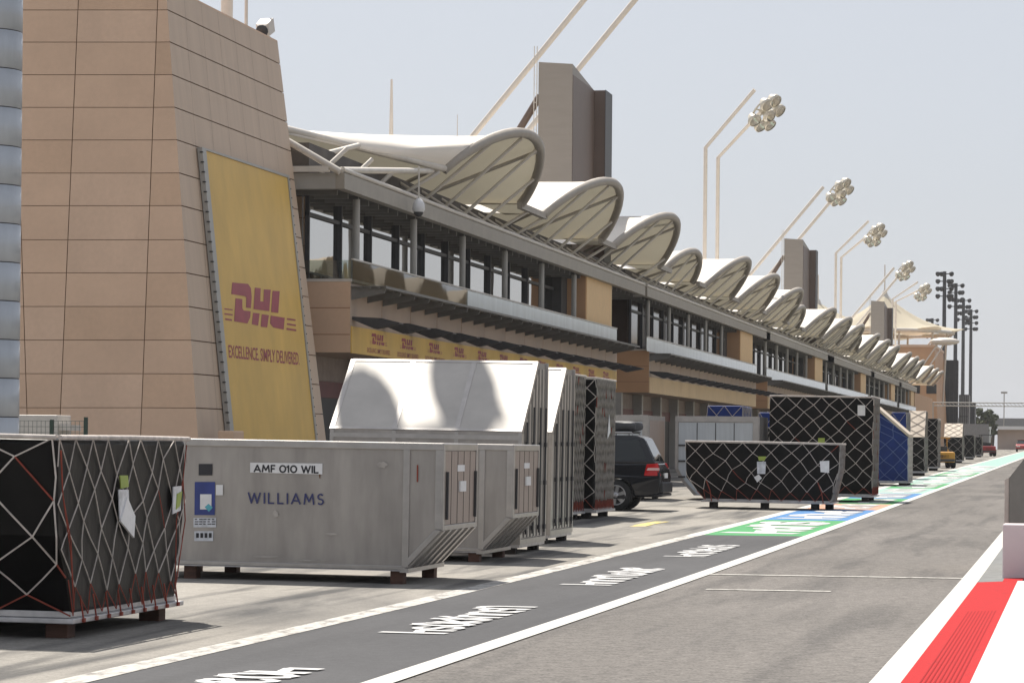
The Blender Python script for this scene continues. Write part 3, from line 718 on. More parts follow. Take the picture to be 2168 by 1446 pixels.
# ------------------------------------------------------------------ air conditioner and wire fence by the tower
p = PY(35, 960, 62); a = PY(35, 878, 62); b = PY(121, 920, 62)
t = thing('air_conditioner', 'pale slatted air conditioning unit behind the nearest netted pallet', 'air conditioner', (a.x + .4, 62, gz(-19, 62)))
g0 = gz(-19, 62)
MB().box(a.x, b.x, 62, 62.9, g0 + .05, a.z).build('case', mACU, t, bevel=.02)
mb = MB()
for k in range(14): mb.box(a.x + .03, b.x - .03, 61.985, 61.999, g0 + .25 + k * .105, g0 + .29 + k * .105)
mb.build('grille', M('grille', (.34, .31, .28), .6), t)
MB().box(b.x - .1, b.x + .25, 62.1, 62.8, a.z - .32, a.z - .2).build('duct_cowl', mACU, t)
t = thing('wire_fence', 'low wire fence with dark green posts at the foot of the tan tower', 'fence', (-19, 61, gz(-19, 61)))
for px in (2, 110, 182):
    a = PY(px, 883, 61); MB().box(a.x - .035, a.x + .035, 60.97, 61.03, g0 - .1, a.z + (.0 if px > 150 else -.05)).build('post', mGreenPost, t)
a = PY(2, 890, 61); b = PY(182, 890, 61); mb = MB()
for k in range(12): mb.tube([(a.x, 61, a.z - k * .12), (b.x, 61, a.z - k * .12)], .008, 4)
for k in range(20): x = a.x + (b.x - a.x) * (k + .5) / 20; mb.tube([(x, 61, a.z), (x, 61, g0)], .006, 4)
mb.build('wire_mesh', mFence, t)
a = PX(470, 925, -19.1); b = PX(495, 912, -19.1)
tag(MB().hexa([(-19.2, a.y, g0), (-18.8, a.y, g0), (-18.8, b.y, g0), (-19.2, b.y, g0)], [(-19.2, a.y, b.z), (-18.85, a.y + .03, b.z), (-18.85, b.y - .03, b.z), (-19.2, b.y, b.z)]).build('concrete_block', mTan, bevel=.03), 'small tan block at the foot of the yellow billboard', 'block')

# ------------------------------------------------------------------ air freight containers
def legs(t, xs, ys, z0, z1, mat=mWood, sx=.16, sy=.2):
    for x in xs:
        for y in ys: MB().box(x - sx / 2, x + sx / 2, y, y + sy, z0, z1).build('pallet_block', mat, t, world=False, bevel=.008)
def tilt(t): t.rotation_euler = (0, R(.55), 0)
def low_container(name, label, base):
    """low forkable unit with flared lower wings; local origin = right front corner of the base"""
    t = thing(name, label, 'container', base, 'low aluminium freight containers')
    Dp = 2.15; H = 1.53
    prof = [(0, 0), (.45, .49), (.45, H), (-3.7, H), (-3.7, .49), (-3.25, 0)]
    f = lambda a, b, d: (a, d, b)
    MB().prism(prof, f, .02, Dp).build('shell', mAlu, t, world=False)
    mb = MB()
    # frame on the front face
    mb.box(-.03, .05, -.004, .03, .03, H - .07); mb.box(.37, .455, -.004, .03, .50, H - .07); mb.box(-3.7, .455, -.004, .03, H - .07, H + .012)
    mb.box(-3.3, 0, -.004, .03, 0, .05)
    mb.hexa([(0.0, -.003, 0), (.0, -.003, .1), (.375, -.003, .5), (.455, -.003, .49)], [(0.0, .03, 0), (.0, .03, .1), (.375, .03, .5), (.455, .03, .49)])
    # side frame
    mb.box(.45, .475, 0, .09, .49, H + .01); mb.box(.45, .475, Dp - .09, Dp, .49, H + .01); mb.box(.45, .475, .09, Dp - .09, H - .07, H + .01); mb.box(.45, .475, .09, Dp - .09, .49, .55)
    mb.box(-3.7, .47, .0, Dp, H + .001, H + .016)
    mb.build('frame', mAluF, t, world=False, bevel=.006)
    d = MB(); d.box(.45, .466, .1, Dp - .1, .56, H - .08, 0)
    for k in range(1, 5): y = .1 + (Dp - .2) * k / 5; d.box(.466, .470, y, y + .012, .56, H - .08, 1)
    d.box(.466, .47, .1, .112, .55, H - .07, 1); d.box(.466, .47, Dp - .112, Dp - .1, .55, H - .07, 1)
    dr = d.build('door', [mDoorP, mRubber], t, world=False)
    MB().box(.468, .49, Dp * .45, Dp * .62, .95, 1.08).box(.468, .474, Dp * .4, Dp * .6, 1.2, 1.28).build('label_plate', mPaper, dr, world=False)
    MB().box(.468, .5, .16, .2, .62, 1.2).box(.468, .5, Dp - .2, Dp - .16, .62, 1.2).build('latch', mDark, dr, world=False)
    rb = MB()
    for k in range(6):
        y = .04 + (Dp - .2) * k / 5
        rb.hexa([(-.01, y, 0), (.02, y, -.01), (.475, y, .48), (.45, y, .5)], [(-.01, y + .11, 0), (.02, y + .11, -.01), (.475, y + .11, .48), (.45, y + .11, .5)])
    rb.box(-.05, .06, -.01, Dp, -.03, .02)
    rb.build('wing_rib', mAluF, t, world=False)
    MB().box(-3.25, .02, 0, Dp, -.014, -.002).build('base_tray', mTray, t, world=False)
    legs(t, (-.1, -2.7, -3.2), (.05, Dp - .25), -.21, -.014, mWood)
    tilt(t)
    return t
bW = PG(855, 1211, .15); bW.z += .0
bW.z += .025
W = low_container('freight_container', 'low grey aluminium container lettered WILLIAMS beside the nearest netted pallet', bW)
C2 = copy_tree(W); C2.location = PG(1016, 1168, .15); C2['label'] = 'second low aluminium container, plain, right behind the WILLIAMS one'
def wf(px, py): p = PY(px, py, bW.y - .006); return Vector((p.x - bW.x, -.006 + .02, p.z - bW.z - math.tan(R(.55)) * -(p.x - bW.x) * 1))
def onW(name, mat, polys, d=0.):
    mb = MB()
    for po in polys: mb.quad(*[wf(*p) + Vector((0, -.006 - d, 0)) for p in po])
    return mb.build(name, mat, W, world=False)
rc = lambda x0, y0, x1, y1: [(x0, y0), (x1, y0), (x1, y1), (x0, y1)]
onW('number_plate', mPaper, [[(527, 979), (680, 981), (680, 1004), (527, 1000)]])
v = lambda x, y, d=.010: wf(x, y) + Vector((0, -d, 0))
arc = lambda cx, cy, rx, ry, a0, a1, n=10: [(cx + rx * math.cos(R(a0 + (a1 - a0) * i / n)), cy + ry * math.sin(R(a0 + (a1 - a0) * i / n))) for i in range(n + 1)]
GLYPH = {'W': (1.25, [[(0, 1), (.32, 0), (.62, .95), (.93, 0), (1.25, 1)]]), 'I': (.0, [[(0, 0), (0, 1)]]), 'L': (.55, [[(0, 1), (0, 0), (.55, 0)]]), 'A': (.9, [[(0, 0), (.45, 1), (.9, 0)], [(.18, .3), (.72, .3)]]),
         'M': (1.0, [[(0, 0), (.12, 1), (.5, .25), (.88, 1), (1.0, 0)]]), 'S': (.55, [arc(.28, .75, .26, .25, 40, 270) + arc(.28, .25, .28, .25, 90, -140)]), 'F': (.5, [[(0, 0), (0, 1), (.5, 1)], [(0, .5), (.42, .5)]]),
         '0': (.85, [arc(.42, .5, .42, .5, 90, 450, 20)]), '1': (.15, [[(-.1, .8), (.12, 1), (.12, 0)]]), ' ': (.15, [])}
def sign(mb, txt, x0, y0, h, gap, th, slope, x1=None):
    """stroke lettering: cap height h and weight th in picture units on the container's face"""
    tot = sum(GLYPH[c][0] for c in txt) * h + gap * (len(txt) - 1); kx = (x1 - x0) / tot; x = x0; k = 0
    for c in txt:
        w_, strokes = GLYPH[c]
        for st in strokes:
            P = [Vector((x + a * h * kx, y0 - b * h + slope * (x + a * h * kx - x0), 0)) for a, b in st]
            for i in range(len(P) - 1):
                d = (P[i + 1] - P[i]).normalized(); q = Vector((-d.y, d.x, 0)) * th / 2; e = d * th * .35; k += 1
                mb.quad(*[v(p.x, p.y, .010 + .00012 * (k % 7)) for p in (P[i] - e - q, P[i] - e + q, P[i + 1] + e + q, P[i + 1] + e - q)])
        x += (w_ * h + gap) * kx
mb = MB(); sign(mb, 'AMF 010 WIL', 536, 998, 13.5, 4.2, 3.2, .02, 671); mb.build('lettering', mInk, W, world=False)
mb = MB(); sign(mb, 'WILLIAMS', 524, 1064, 21, 9.5, 3.2, .022, 682); mb.build('lettering', mNavy, W, world=False)
onW('vent_plate', mInk, [rc(418, 982, 447, 1006)])
pz = onW('document_pouch', mBluePouch, [rc(410, 1020, 453, 1090)])
onW('shipping_paper', mPaper, [rc(422, 1046, 446, 1078), rc(455, 1026, 470, 1048)], .006)
onW('shipping_label', mTeal, [[(432, 1073), (440, 1066), (449, 1074), (441, 1083)]], .010)
mb = MB()
onW('sticker', mPouch, [rc(408, 1096, 456, 1116), rc(410, 1124, 450, 1145)])
for k in range(5):
    for j in range(3): onW('sticker_print', mInk, [rc(411 + k * 9, 1098 + j * 5, 416 + k * 9 + (j * 7 + k * 3) % 4, 1100 + j * 5)], .004)
for k in range(4): onW('sticker_print', mInk, [rc(414 + k * 9, 1128, 420 + k * 9, 1138)], .004)
mScuff = M('scuffed aluminium', (.42, .39, .36), .5, metal=.3, var=.25, scale=6)
for cx, cy, rx, ry in ((582, 1088, 7, 8), (806, 984, 12, 8), (700, 1130, 16, 3), (560, 1178, 30, 2.5), (660, 1186, 44, 2)):
    rr = random.Random(cx); onW('scuff_mark', mScuff, [[(cx + rx * math.cos(a) * rr.uniform(.6, 1.1), cy + ry * math.sin(a) * rr.uniform(.6, 1.1)) for a in [2 * math.pi * i / 11 for i in range(11)]]], .002)
onW('rust_streak', M('rust', (.16, .07, .02), .9, var=.4, scale=9), [[(673, 1004), (676, 1004), (675.5, 1013), (674, 1012)]], .003)
onW('red_mark', mNetR, [rc(880, 984, 883, 1020)], .004)
tag(W, W['label'], 'container', W['group'])

def tall_container(name, label, base):
    t = thing(name, label, 'container', base, 'tall aluminium containers with slanted tops')
    Wd = 2.95; Dp = 2.3; z1 = 1.72; z2 = 2.83; sl_ = 1.38
    pr = [(0, 0), (0, z1), (sl_, z2), (Dp, z2), (Dp, 0)]
    MB().prism(pr, lambda a, b, d: (d, a, b), -Wd, 0).build('shell', mAlu, t, world=False)
    n = Vector((0, -(z2 - z1), sl_)).normalized()
    P = lambda x, s, h=0: Vector((x, sl_ * s, z1 + (z2 - z1) * s)) + n * h
    mb = MB()
    for k in range(3):
        a = -Wd + Wd * k / 3 + .03; b = -Wd + Wd * (k + 1) / 3 - .03
        mb.hexa([P(a, .02), P(b, .02), P(b, .98), P(a, .98)], [P(a, .02, .01), P(b, .02, .01), P(b, .98, .01), P(a, .98, .01)])
    mb.build('slanted_panel', mAluB, t, world=False)
    mb = MB()
    for x in (-Wd, -Wd * 2 / 3, -Wd / 3, 0): mb.hexa([P(x - .04, 0), P(x + .04, 0), P(x + .04, 1), P(x - .04, 1)], [P(x - .04, 0, .016), P(x + .04, 0, .016), P(x + .04, 1, .016), P(x - .04, 1, .016)])
    for s in (0, .975): mb.hexa([P(-Wd, s), P(.03, s), P(.03, s + .03), P(-Wd, s + .03)], [P(-Wd, s, .018), P(.03, s, .018), P(.03, s + .03, .018), P(-Wd, s + .03, .018)])
    for x in (-Wd, -Wd / 3, -Wd * 2 / 3): mb.box(x - .03, x + .03, -.012, .0, 0, z1)
    mb.box(-Wd, .04, -.014, .0, z1 - .12, z1 - .05); mb.box(-Wd, .04, -.012, .0, 0, .1)
    mb.box(-.01, .045, -.02, .06, 0, z1); mb.box(-.01, .045, Dp - .07, Dp + .01, 0, z2 + .01); mb.hexa([(.0, -.01, z1 - .02), (.045, -.01, z1 - .02), (.045, .09, z1 - .02), (0, .09, z1 - .02)], [(.0, sl_ - .05, z2 + .012), (.045, sl_ - .05, z2 + .012), (.045, sl_ + .09, z2 + .012), (0, sl_ + .09, z2 + .012)])
    mb.box(-.01, .045, .06, Dp - .07, 0, .08)
    mb.build('frame', mAluF, t, world=False)
    mb = MB()
    for k in range(7):
        y = .12 + k * .29; top = z1 + (z2 - z1) * max(0, min(1, (y - .02) / sl_)) - .1
        mb.box(.0, .035, y, y + .13, .1, top)
    mb.build('side_rib', mAluF, t, world=False)
    mb = MB()
    for y in (.4, 1.0, 1.6, 2.1):
        mb.tube([(.055, y, .15), (.055, y, z1 + .4 * min(1, y))], .016, 6)
        for z in (.2, .9, 1.5): mb.box(.035, .075, y - .05, y + .05, z, z + .07)
    mb.build('latch_bar', mDark, t, world=False)
    MB().box(-Wd, .03, -.01, Dp, -.05, -.002).build('base_tray', mTray, t, world=False)
    legs(t, (-.12, -1.5, -2.8), (.05, Dp - .3), -.18, -.05, mWoodD)
    tilt(t); return t
T1 = tall_container('tall_container', 'tall silver container with three bright slanted upper panels, behind the low ones', PG(1095, 1153, .15))
T2 = copy_tree(T1); T2.location = PG(1160, 1133, .15); T2['label'] = 'tall silver container mostly hidden, ribbed side and one strip of slanted top showing'

# ------------------------------------------------------------------ netted pallets
def netting(mb, fn, W_, H_, cu, cv, r=.009, jit=.12, seed=1, m=0, red_bottom=0., clip=None):
    """diamond net over a face: fn(u,v) gives the point, W_ and H_ its size, cu/cv the mesh size"""
    rr = random.Random(seed); nu = max(1, round(W_ / cu)); nv = max(1, round(H_ / cv)); P = {}
    for j in range(nv * 2 + 1):
        for i in range(-1, nu * 2 + 2):
            if (i + j) % 2 == 0:
                u = i / (2. * nu) + rr.uniform(-jit, jit) * .5 / nu; v_ = j / (2. * nv) + (rr.uniform(-jit, jit) * .5 / nv if 0 < j < nv * 2 else 0)
                P[i, j] = (min(1, max(0, u)), min(1, max(0, v_)))
    for (i, j), (u, v_) in P.items():
        for di in (-1, 1):
            if (i + di, j + 1) in P:
                q = P[i + di, j + 1]
                if (u in (0, 1) and q[0] == u): continue
                a, b = fn(u, v_), fn(*q)
                mid = fn((u + q[0]) / 2, (v_ + q[1]) / 2)
                mm = 1 if (j < nv * 2 * red_bottom or (red_bottom and rr.random() < .025)) else m
                mb.tube([a, mid, b], r, 4, m=mm, smooth=False)
def pallet(name, label, base, poly, depth, axis, mats, H, net=(.45, .5), nr=.009, wood=mWoodD, tray=(0, 0, 0, 0), seed=1, group='netted freight pallets', side_net=None, legx=(), legy=(), top_mat=None, red=.1, tarp=mTarp, tilt_it=True):
    """a shrouded, netted load: poly is its outline, extruded along the other axis; local origin = right front base corner"""
    t = thing(name, label, 'pallet', base, group)
    if axis == 'y': f = lambda a, b, d: Vector((a, d, b))
    else: f = lambda a, b, d: Vector((-d, a, b))
    mb = MB(); n = len(poly)
    # tarpaulin with a slightly lumpy skin
    rr = random.Random(seed)
    mb.prism(poly, f, 0, depth)
    ld = mb.build('shrouded_load', tarp, t, world=False, bevel=.05)
    nb = MB()
    zmin = min(b for a, b in poly); zmax = max(b for a, b in poly)
    def span(z):
        xs = []
        for k in range(n):
            (a0, b0), (a1, b1) = poly[k], poly[(k + 1) % n]
            if (b0 - z) * (b1 - z) <= 0 and abs(b1 - b0) > 1e-6: xs.append(a0 + (a1 - a0) * (z - b0) / (b1 - b0))
        return (min(xs), max(xs)) if xs else (0, 0)
    e = .014
    def face(d, sgn):
        def g(u, v_):
            z = zmin + (zmax - zmin) * (v_ * .998 + .001); x0, x1 = span(z); return f(x0 + (x1 - x0) * u, z, d) + f(0, 0, sgn * e) - f(0, 0, 0)
        return g
    W_ = span((zmin + zmax) / 2); W_ = W_[1] - W_[0]
    return t, nb, f, span, face, zmin, zmax, W_, e
def finish_net(t, nb): return nb.build('cargo_net', [mNet, mNetR, mNetG], t, world=False)
def tray_of(t, x0, x1, y0, y1, z=0.):
    MB().box(x0, x1, y0, y1, z - .045, z + .0).box(x0 + .06, x1 - .06, y0 + .06, y1 - .06, z + .001, z + .06).build('pallet_tray', mTray, t, world=False, bevel=.008)
def pouch(t, pts, mat=mPouch, name='document_pouch', dn=Vector((0, -1, 0)), th=.01):
    mb = MB(); mb.hexa([p for p in pts], [p + dn * th for p in pts]); return mb.build(name, mat, t, world=False)

# nearest pallet, cut by the left edge: outline in y-z, runs along x
bN = PG(150, 1316, .15); bR = PG(365, 1278, .15); Ln = bR.y - bN.y; Hn = PX(120, 928, bN.x).z - bN.z
poly = [(0, .05), (-.12, .35), (-.42, .75), (-.48, Hn), (Ln + .25, Hn), (Ln + .22, .8), (Ln + .02, .3), (Ln, .05)]
poly = poly[::-1]
t, nb, f, span, face, z0, z1, W_, e = pallet('netted_pallet', 'nearest black tarpaulin pallet in a white net with orange cords, cut by the left edge', bN, poly, 3.1, 'x', None, Hn, seed=3)
netting(nb, face(0, -1), W_, z1 - z0, .50, .44, .0058, .3, 5, 0, .08)
def lf(u, v_): z = z0 + (z1 - z0) * v_; return Vector((-3.1 + 3.1 * u, span(z)[0] - e, z))
netting(nb, lf, 3.1, z1 - z0, .62, .56, .0085, .38, 9, 0, .06)
def tp(u, v_): return Vector((-3.1 * (1 - u), -.48 + (Ln + .73) * v_, z1 + e))
netting(nb, tp, 3.1, Ln + .7, .6, .6, .010, .2, 4, 0)
for k in range(2): nb.tube([(.02, -.42 + .02 * k, z1 - .1), (.02, -.34, 1.1), (.02, -.1, .6 + .1 * k), (.02, .02, .1)], .006, 5, m=1); nb.tube([(.02, Ln + .2, z1 - .05), (.02, Ln + .1, 1.2), (.02, Ln + .2 - .3 * k, .8), (.02, Ln - .1, .15)], .006, 5, m=1)
nb.tube([(.03, -.47, z1 + .01), (.03, Ln * .5, z1 + .015), (.03, Ln + .24, z1 + .01)], .022, 6); nb.tube([(-3.1, -.49, z1 + .01), (-1.5, -.49, z1 + .02), (0, -.49, z1 + .01)], .022, 6)
cr = nb
for k in range(9):                                   # tie-down hooks on the tray edge
    y = .15 + k * (Ln - .3) / 8; nb.tube([(.03, y, .22), (.05, y + .04, .02)], .008, 5, m=1); nb.box(.04, .07, y, y + .05, -.01, .025, 1)
finish_net(t, nb)
tray_of(t, -3.1, .05, -.08, Ln + .1, .03)
legs(t, (-.17, -1.5, -2.9), (.12, Ln - .32), -.17, -.015, mWood, .2, .22); tilt(t)
def npt(px, py): p = PX(px, py, bN.x + .03); return Vector((.03, p.y - bN.y, p.z - bN.z))
pouch(t, [npt(247, 1036), npt(268, 1036), npt(270, 1098), npt(250, 1098)], mPouch, dn=Vector((1, 0, 0)))
pouch(t, [npt(264, 1052), npt(281, 1092), npt(279, 1138), npt(250, 1103)], mPaper, 'shipping_paper', Vector((1.8, 0, 0)))
pouch(t, [npt(250, 1006), npt(266, 1006), npt(268, 1030), npt(252, 1034)], mTagG, 'tag', Vector((1, 0, 0)))
pouch(t, [npt(363, 1030), npt(380, 1028), npt(379, 1080), npt(362, 1088)], mPouch, dn=Vector((1, 0, 0)))
pouch(t, [npt(370, 1045), npt(380, 1040), npt(376, 1070), npt(368, 1078)], mTagG, 'tag', Vector((1.8, 0, 0)))

def box_pallet(label, xr, yf, wd, dp, H, cells, zb=None, side=None, tarp=mTarp, red=.1, seed=1, cords=0, sidem=2, legx=(.25, .5, .75), front_m=0, nr=.012, top_rise=None):
    base = Vector((xr, yf, gz(xr, yf) + .15))
    poly = [(-wd, .05), (0, .05), (0, H), (-wd, H)]
    t, nb, f, span, face, z0, z1, W_, e = pallet('netted_pallet', label, base, poly, dp, 'y', None, H, seed=seed, tarp=tarp)
    netting(nb, face(0, -1), wd, z1 - z0, cells[0], cells[1], nr, .14, seed, front_m, red)
    s = side or cells
    def sd(u, v_): return Vector((e, dp * u, z0 + (z1 - z0) * v_))
    netting(nb, sd, dp, z1 - z0, s[0], s[1], nr, .12, seed + 1, sidem, red)
    nb.tube([(-wd, -e, H + .01), (0, -e, H + .015), (e, dp, H + .01)], .025, 6, m=front_m)
    finish_net(t, nb); tray_of(t, -wd - .05, .05, -.05, dp + .05, .03)
    legs(t, (-wd + .2, -wd / 2, -.2), (.05, dp - .3), -.17, -.015, mWoodD, .2, .22); tilt(t)
    return t
box_pallet('tall black pallet with dense grey net, first beside the tall ribbed containers', -10.6, 62.8, 2.9, 4.1, 2.95, (.34, .36), side=(.23, .42), seed=21, red=.05, nr=.011)
n2 = box_pallet('tall black pallet with dense grey net next to the dark car', -10.37, 67.05, 2.9, 2.75, 2.9, (.4, .42), side=(.2, .42), seed=31, red=.05, nr=.011)
pouch(n2, [Vector((.03, 1.5, 1.6)), Vector((.03, 1.9, 1.75)), Vector((.03, 1.7, 2.15)), Vector((.03, 1.6, 1.9))], mPaper, 'shipping_paper', Vector((1, 0, 0)))

# low flared pallet in the middle
bM = PG(1760, 1068, .15); xl = PG(1490, 1062, .15).x - bM.x
def mid(px, py): p = PY(px, py, bM.y); return (p.x - bM.x, p.z - bM.z + .0096 * (p.x - bM.x))
Hm = mid(1775, 941)[1]
poly = [(xl + .05, .05), (-.02, .05), (.30, .95), (.33, Hm), (xl - .45, Hm), (xl - .42, .75), (xl - .3, .45)]
poly = [(xl + .05, .06), (-.02, .06), (.17, .90), (.18, Hm), (xl - .46, Hm), (xl - .42, .62)]
t, nb, f, span, face, z0, z1, W_, e = pallet('netted_pallet', 'low black netted pallet with flared sides standing in front of the tall black one', bM, poly, 1.75, 'y', None, Hm, seed=8)
netting(nb, face(0, -1), W_, z1 - z0, .46, .50, .0085, .2, 15, 0, .10)
def sd(u, v_): z = z0 + (z1 - z0) * v_; return Vector((span(z)[1] + e, 1.75 * u, z))
netting(nb, sd, 1.75, z1 - z0, .22, .4, .015, .1, 16, 2)
nb.tube([(xl - .46, -e, Hm + .01), (-1.5, -e, Hm + .02), (.18, -e, Hm + .01), (.20, 1.75, Hm + .01)], .028, 6)
for xx in (xl + .2, -.25): nb.tube([(xx - .1, -.03, .55), (xx, -.04, .3), (xx + .05, -.05, .02)], .014, 5, m=1)
finish_net(t, nb); tray_of(t, xl - .03, .05, -.05, 1.8, .05)
for xx in (xl + .28, -1.7, -.42, -.1): MB().box(xx - .1, xx + .1, .05 if xx != -.1 else .6, .3 if xx != -.1 else .85, -.19, .0).build('pallet_block', mWoodD, t, world=False)
tilt(t)
def mp(px, py): a, b = mid(px, py); return Vector((a, -.03, b))
pouch(t, [mp(1602, 977), mp(1621, 977), mp(1620, 1003), mp(1603, 1003)])
pouch(t, [mp(1596, 1010), mp(1606, 1004), mp(1613, 1012), mp(1603, 1021)], mPaper, 'shipping_paper')
pouch(t, [mp(1735, 976), mp(1755, 975), mp(1755, 1001), mp(1737, 999)], mPaper, 'shipping_paper')
pouch(t, [mp(1604, 966), mp(1622, 966), mp(1618, 975), mp(1606, 975)], mTagG, 'tag')
# tall black pallet
bB = PG(1846, 1052, .15); wB = bB.x - PG(1632, 1046, .15).x
tb = box_pallet('tallest black pallet with white diamond net and a white tag at its top right', bB.x, bB.y, 2.98, 2.6, PY(1840, 842, bB.y).z - bB.z, (.46, .48), side=(.3, .5), seed=41, red=.05, nr=.0105)
def bp_(px, py): p = PY(px, py, bB.y - .03); return Vector((p.x - bB.x, -.03, p.z - bB.z))
pouch(tb, [bp_(1814, 858), bp_(1830, 858), bp_(1830, 880), bp_(1814, 880)], mPaper, 'shipping_paper')
pouch(tb, [bp_(1731, 928), bp_(1745, 928), bp_(1745, 938), bp_(1731, 938)], mTagG, 'tag')
# blue pallet with a slanted top
bU = PG(1922, 1022, .12); wU = 2.95
def bu(px, py): p = PY(px, py, bU.y); return (p.x - bU.x, p.z - bU.z)
zt, zr_ = bu(1855, 866)[1], bu(1922, 926)[1]; xt = bu(1855, 866)[0]
poly = [(-wU, .05), (0, .05), (0, zr_), (xt, zt), (-wU, zt)]
t, nb, f, span, face, z0, z1, W_, e = pallet('netted_pallet', 'blue tarpaulin pallet with a slanting white top edge, right of the tallest black pallet', bU, poly, 3.0, 'y', None, zt, seed=51, tarp=mTarpB)
mb_net = M('pale blue net cord', (.12, .17, .34), .8)
netting(nb, face(0, -1), 2.5, z1 - z0, .5, .52, .0135, .14, 52, 0)
def sd(u, v_): return Vector((e, 3.0 * u, .05 + (zr_ - .05) * v_))
netting(nb, sd, 3.0, zr_, .3, .42, .018, .12, 53, 1)
nb.build('cargo_net', [mb_net, mNet], t, world=False)
MB().hexa([(0.03, -.03, zr_), (xt, -.03, zt), (xt, 2.9, zt), (0.03, 2.9, zr_)], [(.03, -.03, zr_ + .12), (xt, -.03, zt + .12), (xt, 2.9, zt + .12), (.03, 2.9, zr_ + .12)]).build('lit_edge_strip', mSheet, t, world=False)  # cream strip puts the sunlit roof edge into colour
MB().box(-.02, .02, -.02, 3, .06, zr_).build('side_sheet', mTray, t, world=False)
tray_of(t, -wU, .05, -.05, 3.05, .03); legs(t, (-2.6, -1.4, -.2), (.05, 2.7), -.16, -.015, mWoodD, .3, .3)
# far row
def far_pallet(label, px0, px1, py_top, py_base, y, slope_top=None, tarp=mTarp, seed=1, sheet=None, cell=(.55, .55), nr=.0105):
    a = PY(px1, py_base, y); b = PY(px0, py_base, y); zt = PY(px1, py_top, y).z; g = gz(a.x, y); base = Vector((a.x, y, g + .15)); wd = a.x - b.x; H = zt - base.z
    if slope_top:
        zs = PY(px1, slope_top, y).z - base.z
        poly = [(0, .05), (0, zs), (1.3, H), (3.0, H), (3.0, .05)]
        t, nb, f, span, face, z0, z1, W_, e = pallet('netted_pallet', label, base, poly, wd, 'x', None, H, seed=seed, tarp=tarp)
        n = Vector((0, -(H - zs), 1.3)).normalized(); P = lambda x, s, h: Vector((x, 1.3 * s, zs + (H - zs) * s)) + n * h
        MB().hexa([P(-wd, 0, .01), P(0, 0, .01), P(0, 1, .01), P(-wd, 1, .01)], [P(-wd, 0, .03), P(0, 0, .03), P(0, 1, .03), P(-wd, 1, .03)]).build('slanted_sheet', sheet or mSheet, t, world=False)
        netting(nb, lambda u, v_: P(-wd * (1 - u), v_, .045), wd, 1.7, cell[0], cell[1], nr, .15, seed, 0)
        netting(nb, lambda u, v_: Vector((-wd * (1 - u), -e, .05 + (zs - .05) * v_)), wd, zs, cell[0], cell[1], nr, .15, seed, 0)
        netting(nb, lambda u, v_: Vector((e, 3 * u, .05 + (zs - .05) * v_)), 3., zs, .5, cell[1], nr * 1.3, .15, seed, 2)
    else:
        poly = [(-wd, .05), (0, .05), (0, H), (-wd, H)]
        t, nb, f, span, face, z0, z1, W_, e = pallet('netted_pallet', label, base, poly, 3.0, 'y', None, H, seed=seed, tarp=tarp)
        netting(nb, face(0, -1), wd, H, cell[0], cell[1], nr, .15, seed, 0)
        netting(nb, lambda u, v_: Vector((e, 3 * u, .05 + (H - .05) * v_)), 3., H, .5, cell[1], nr * 1.3, .15, seed, 2)
    finish_net(t, nb); tray_of(t, -wd, .05, -.05, 3.05, .03); legs(t, (-wd + .3, -.3), (.05, 2.7), -.16, -.015, mWoodD, .35, .3)
    return t
far_pallet('distant black pallet under a cream slanted sheet, just right of the blue one', 1921, 1957, 870, 1004, 150, 926, seed=61)
far_pallet('distant narrow black pallet between the cream-topped one and the yellow tractor', 1961, 1985, 886, 998, 172, None, seed=62)
far_pallet('farther black pallet with cream sloping top behind the yellow tractor', 1998, 2037, 897, 976, 222, 926, seed=63)
far_pallet('small dark pallet beyond the second cream-topped one', 2041, 2062, 921, 972, 256, None, seed=64, cell=(.8, .8))
far_pallet('farthest dark pallet left of the red tractor', 2064, 2078, 925, 967, 285, None, seed=65, cell=(1, 1))
far_pallet('blue shrouded load partly hidden behind the slanted blue pallet', 1886, 1918, 873, 1000, 138, None, mTarpB, seed=66, cell=(.8, .8))
far_pallet('wide blue tarpaulin load seen above the pale glazed container', 1495, 1570, 859, 1035, 104, None, mTarpB, seed=67, cell=(.7, .7))
far_pallet('blue tarpaulin load in the gap left of the tallest black pallet', 1604, 1640, 873, 1040, 99, None, mTarpB, seed=68, cell=(.7, .7))
far_pallet('low black pallet with white top edge in the gap left of the tallest black pallet', 1606, 1634, 905, 1048, 94.5, None, mTarp, seed=69, cell=(.6, .6))

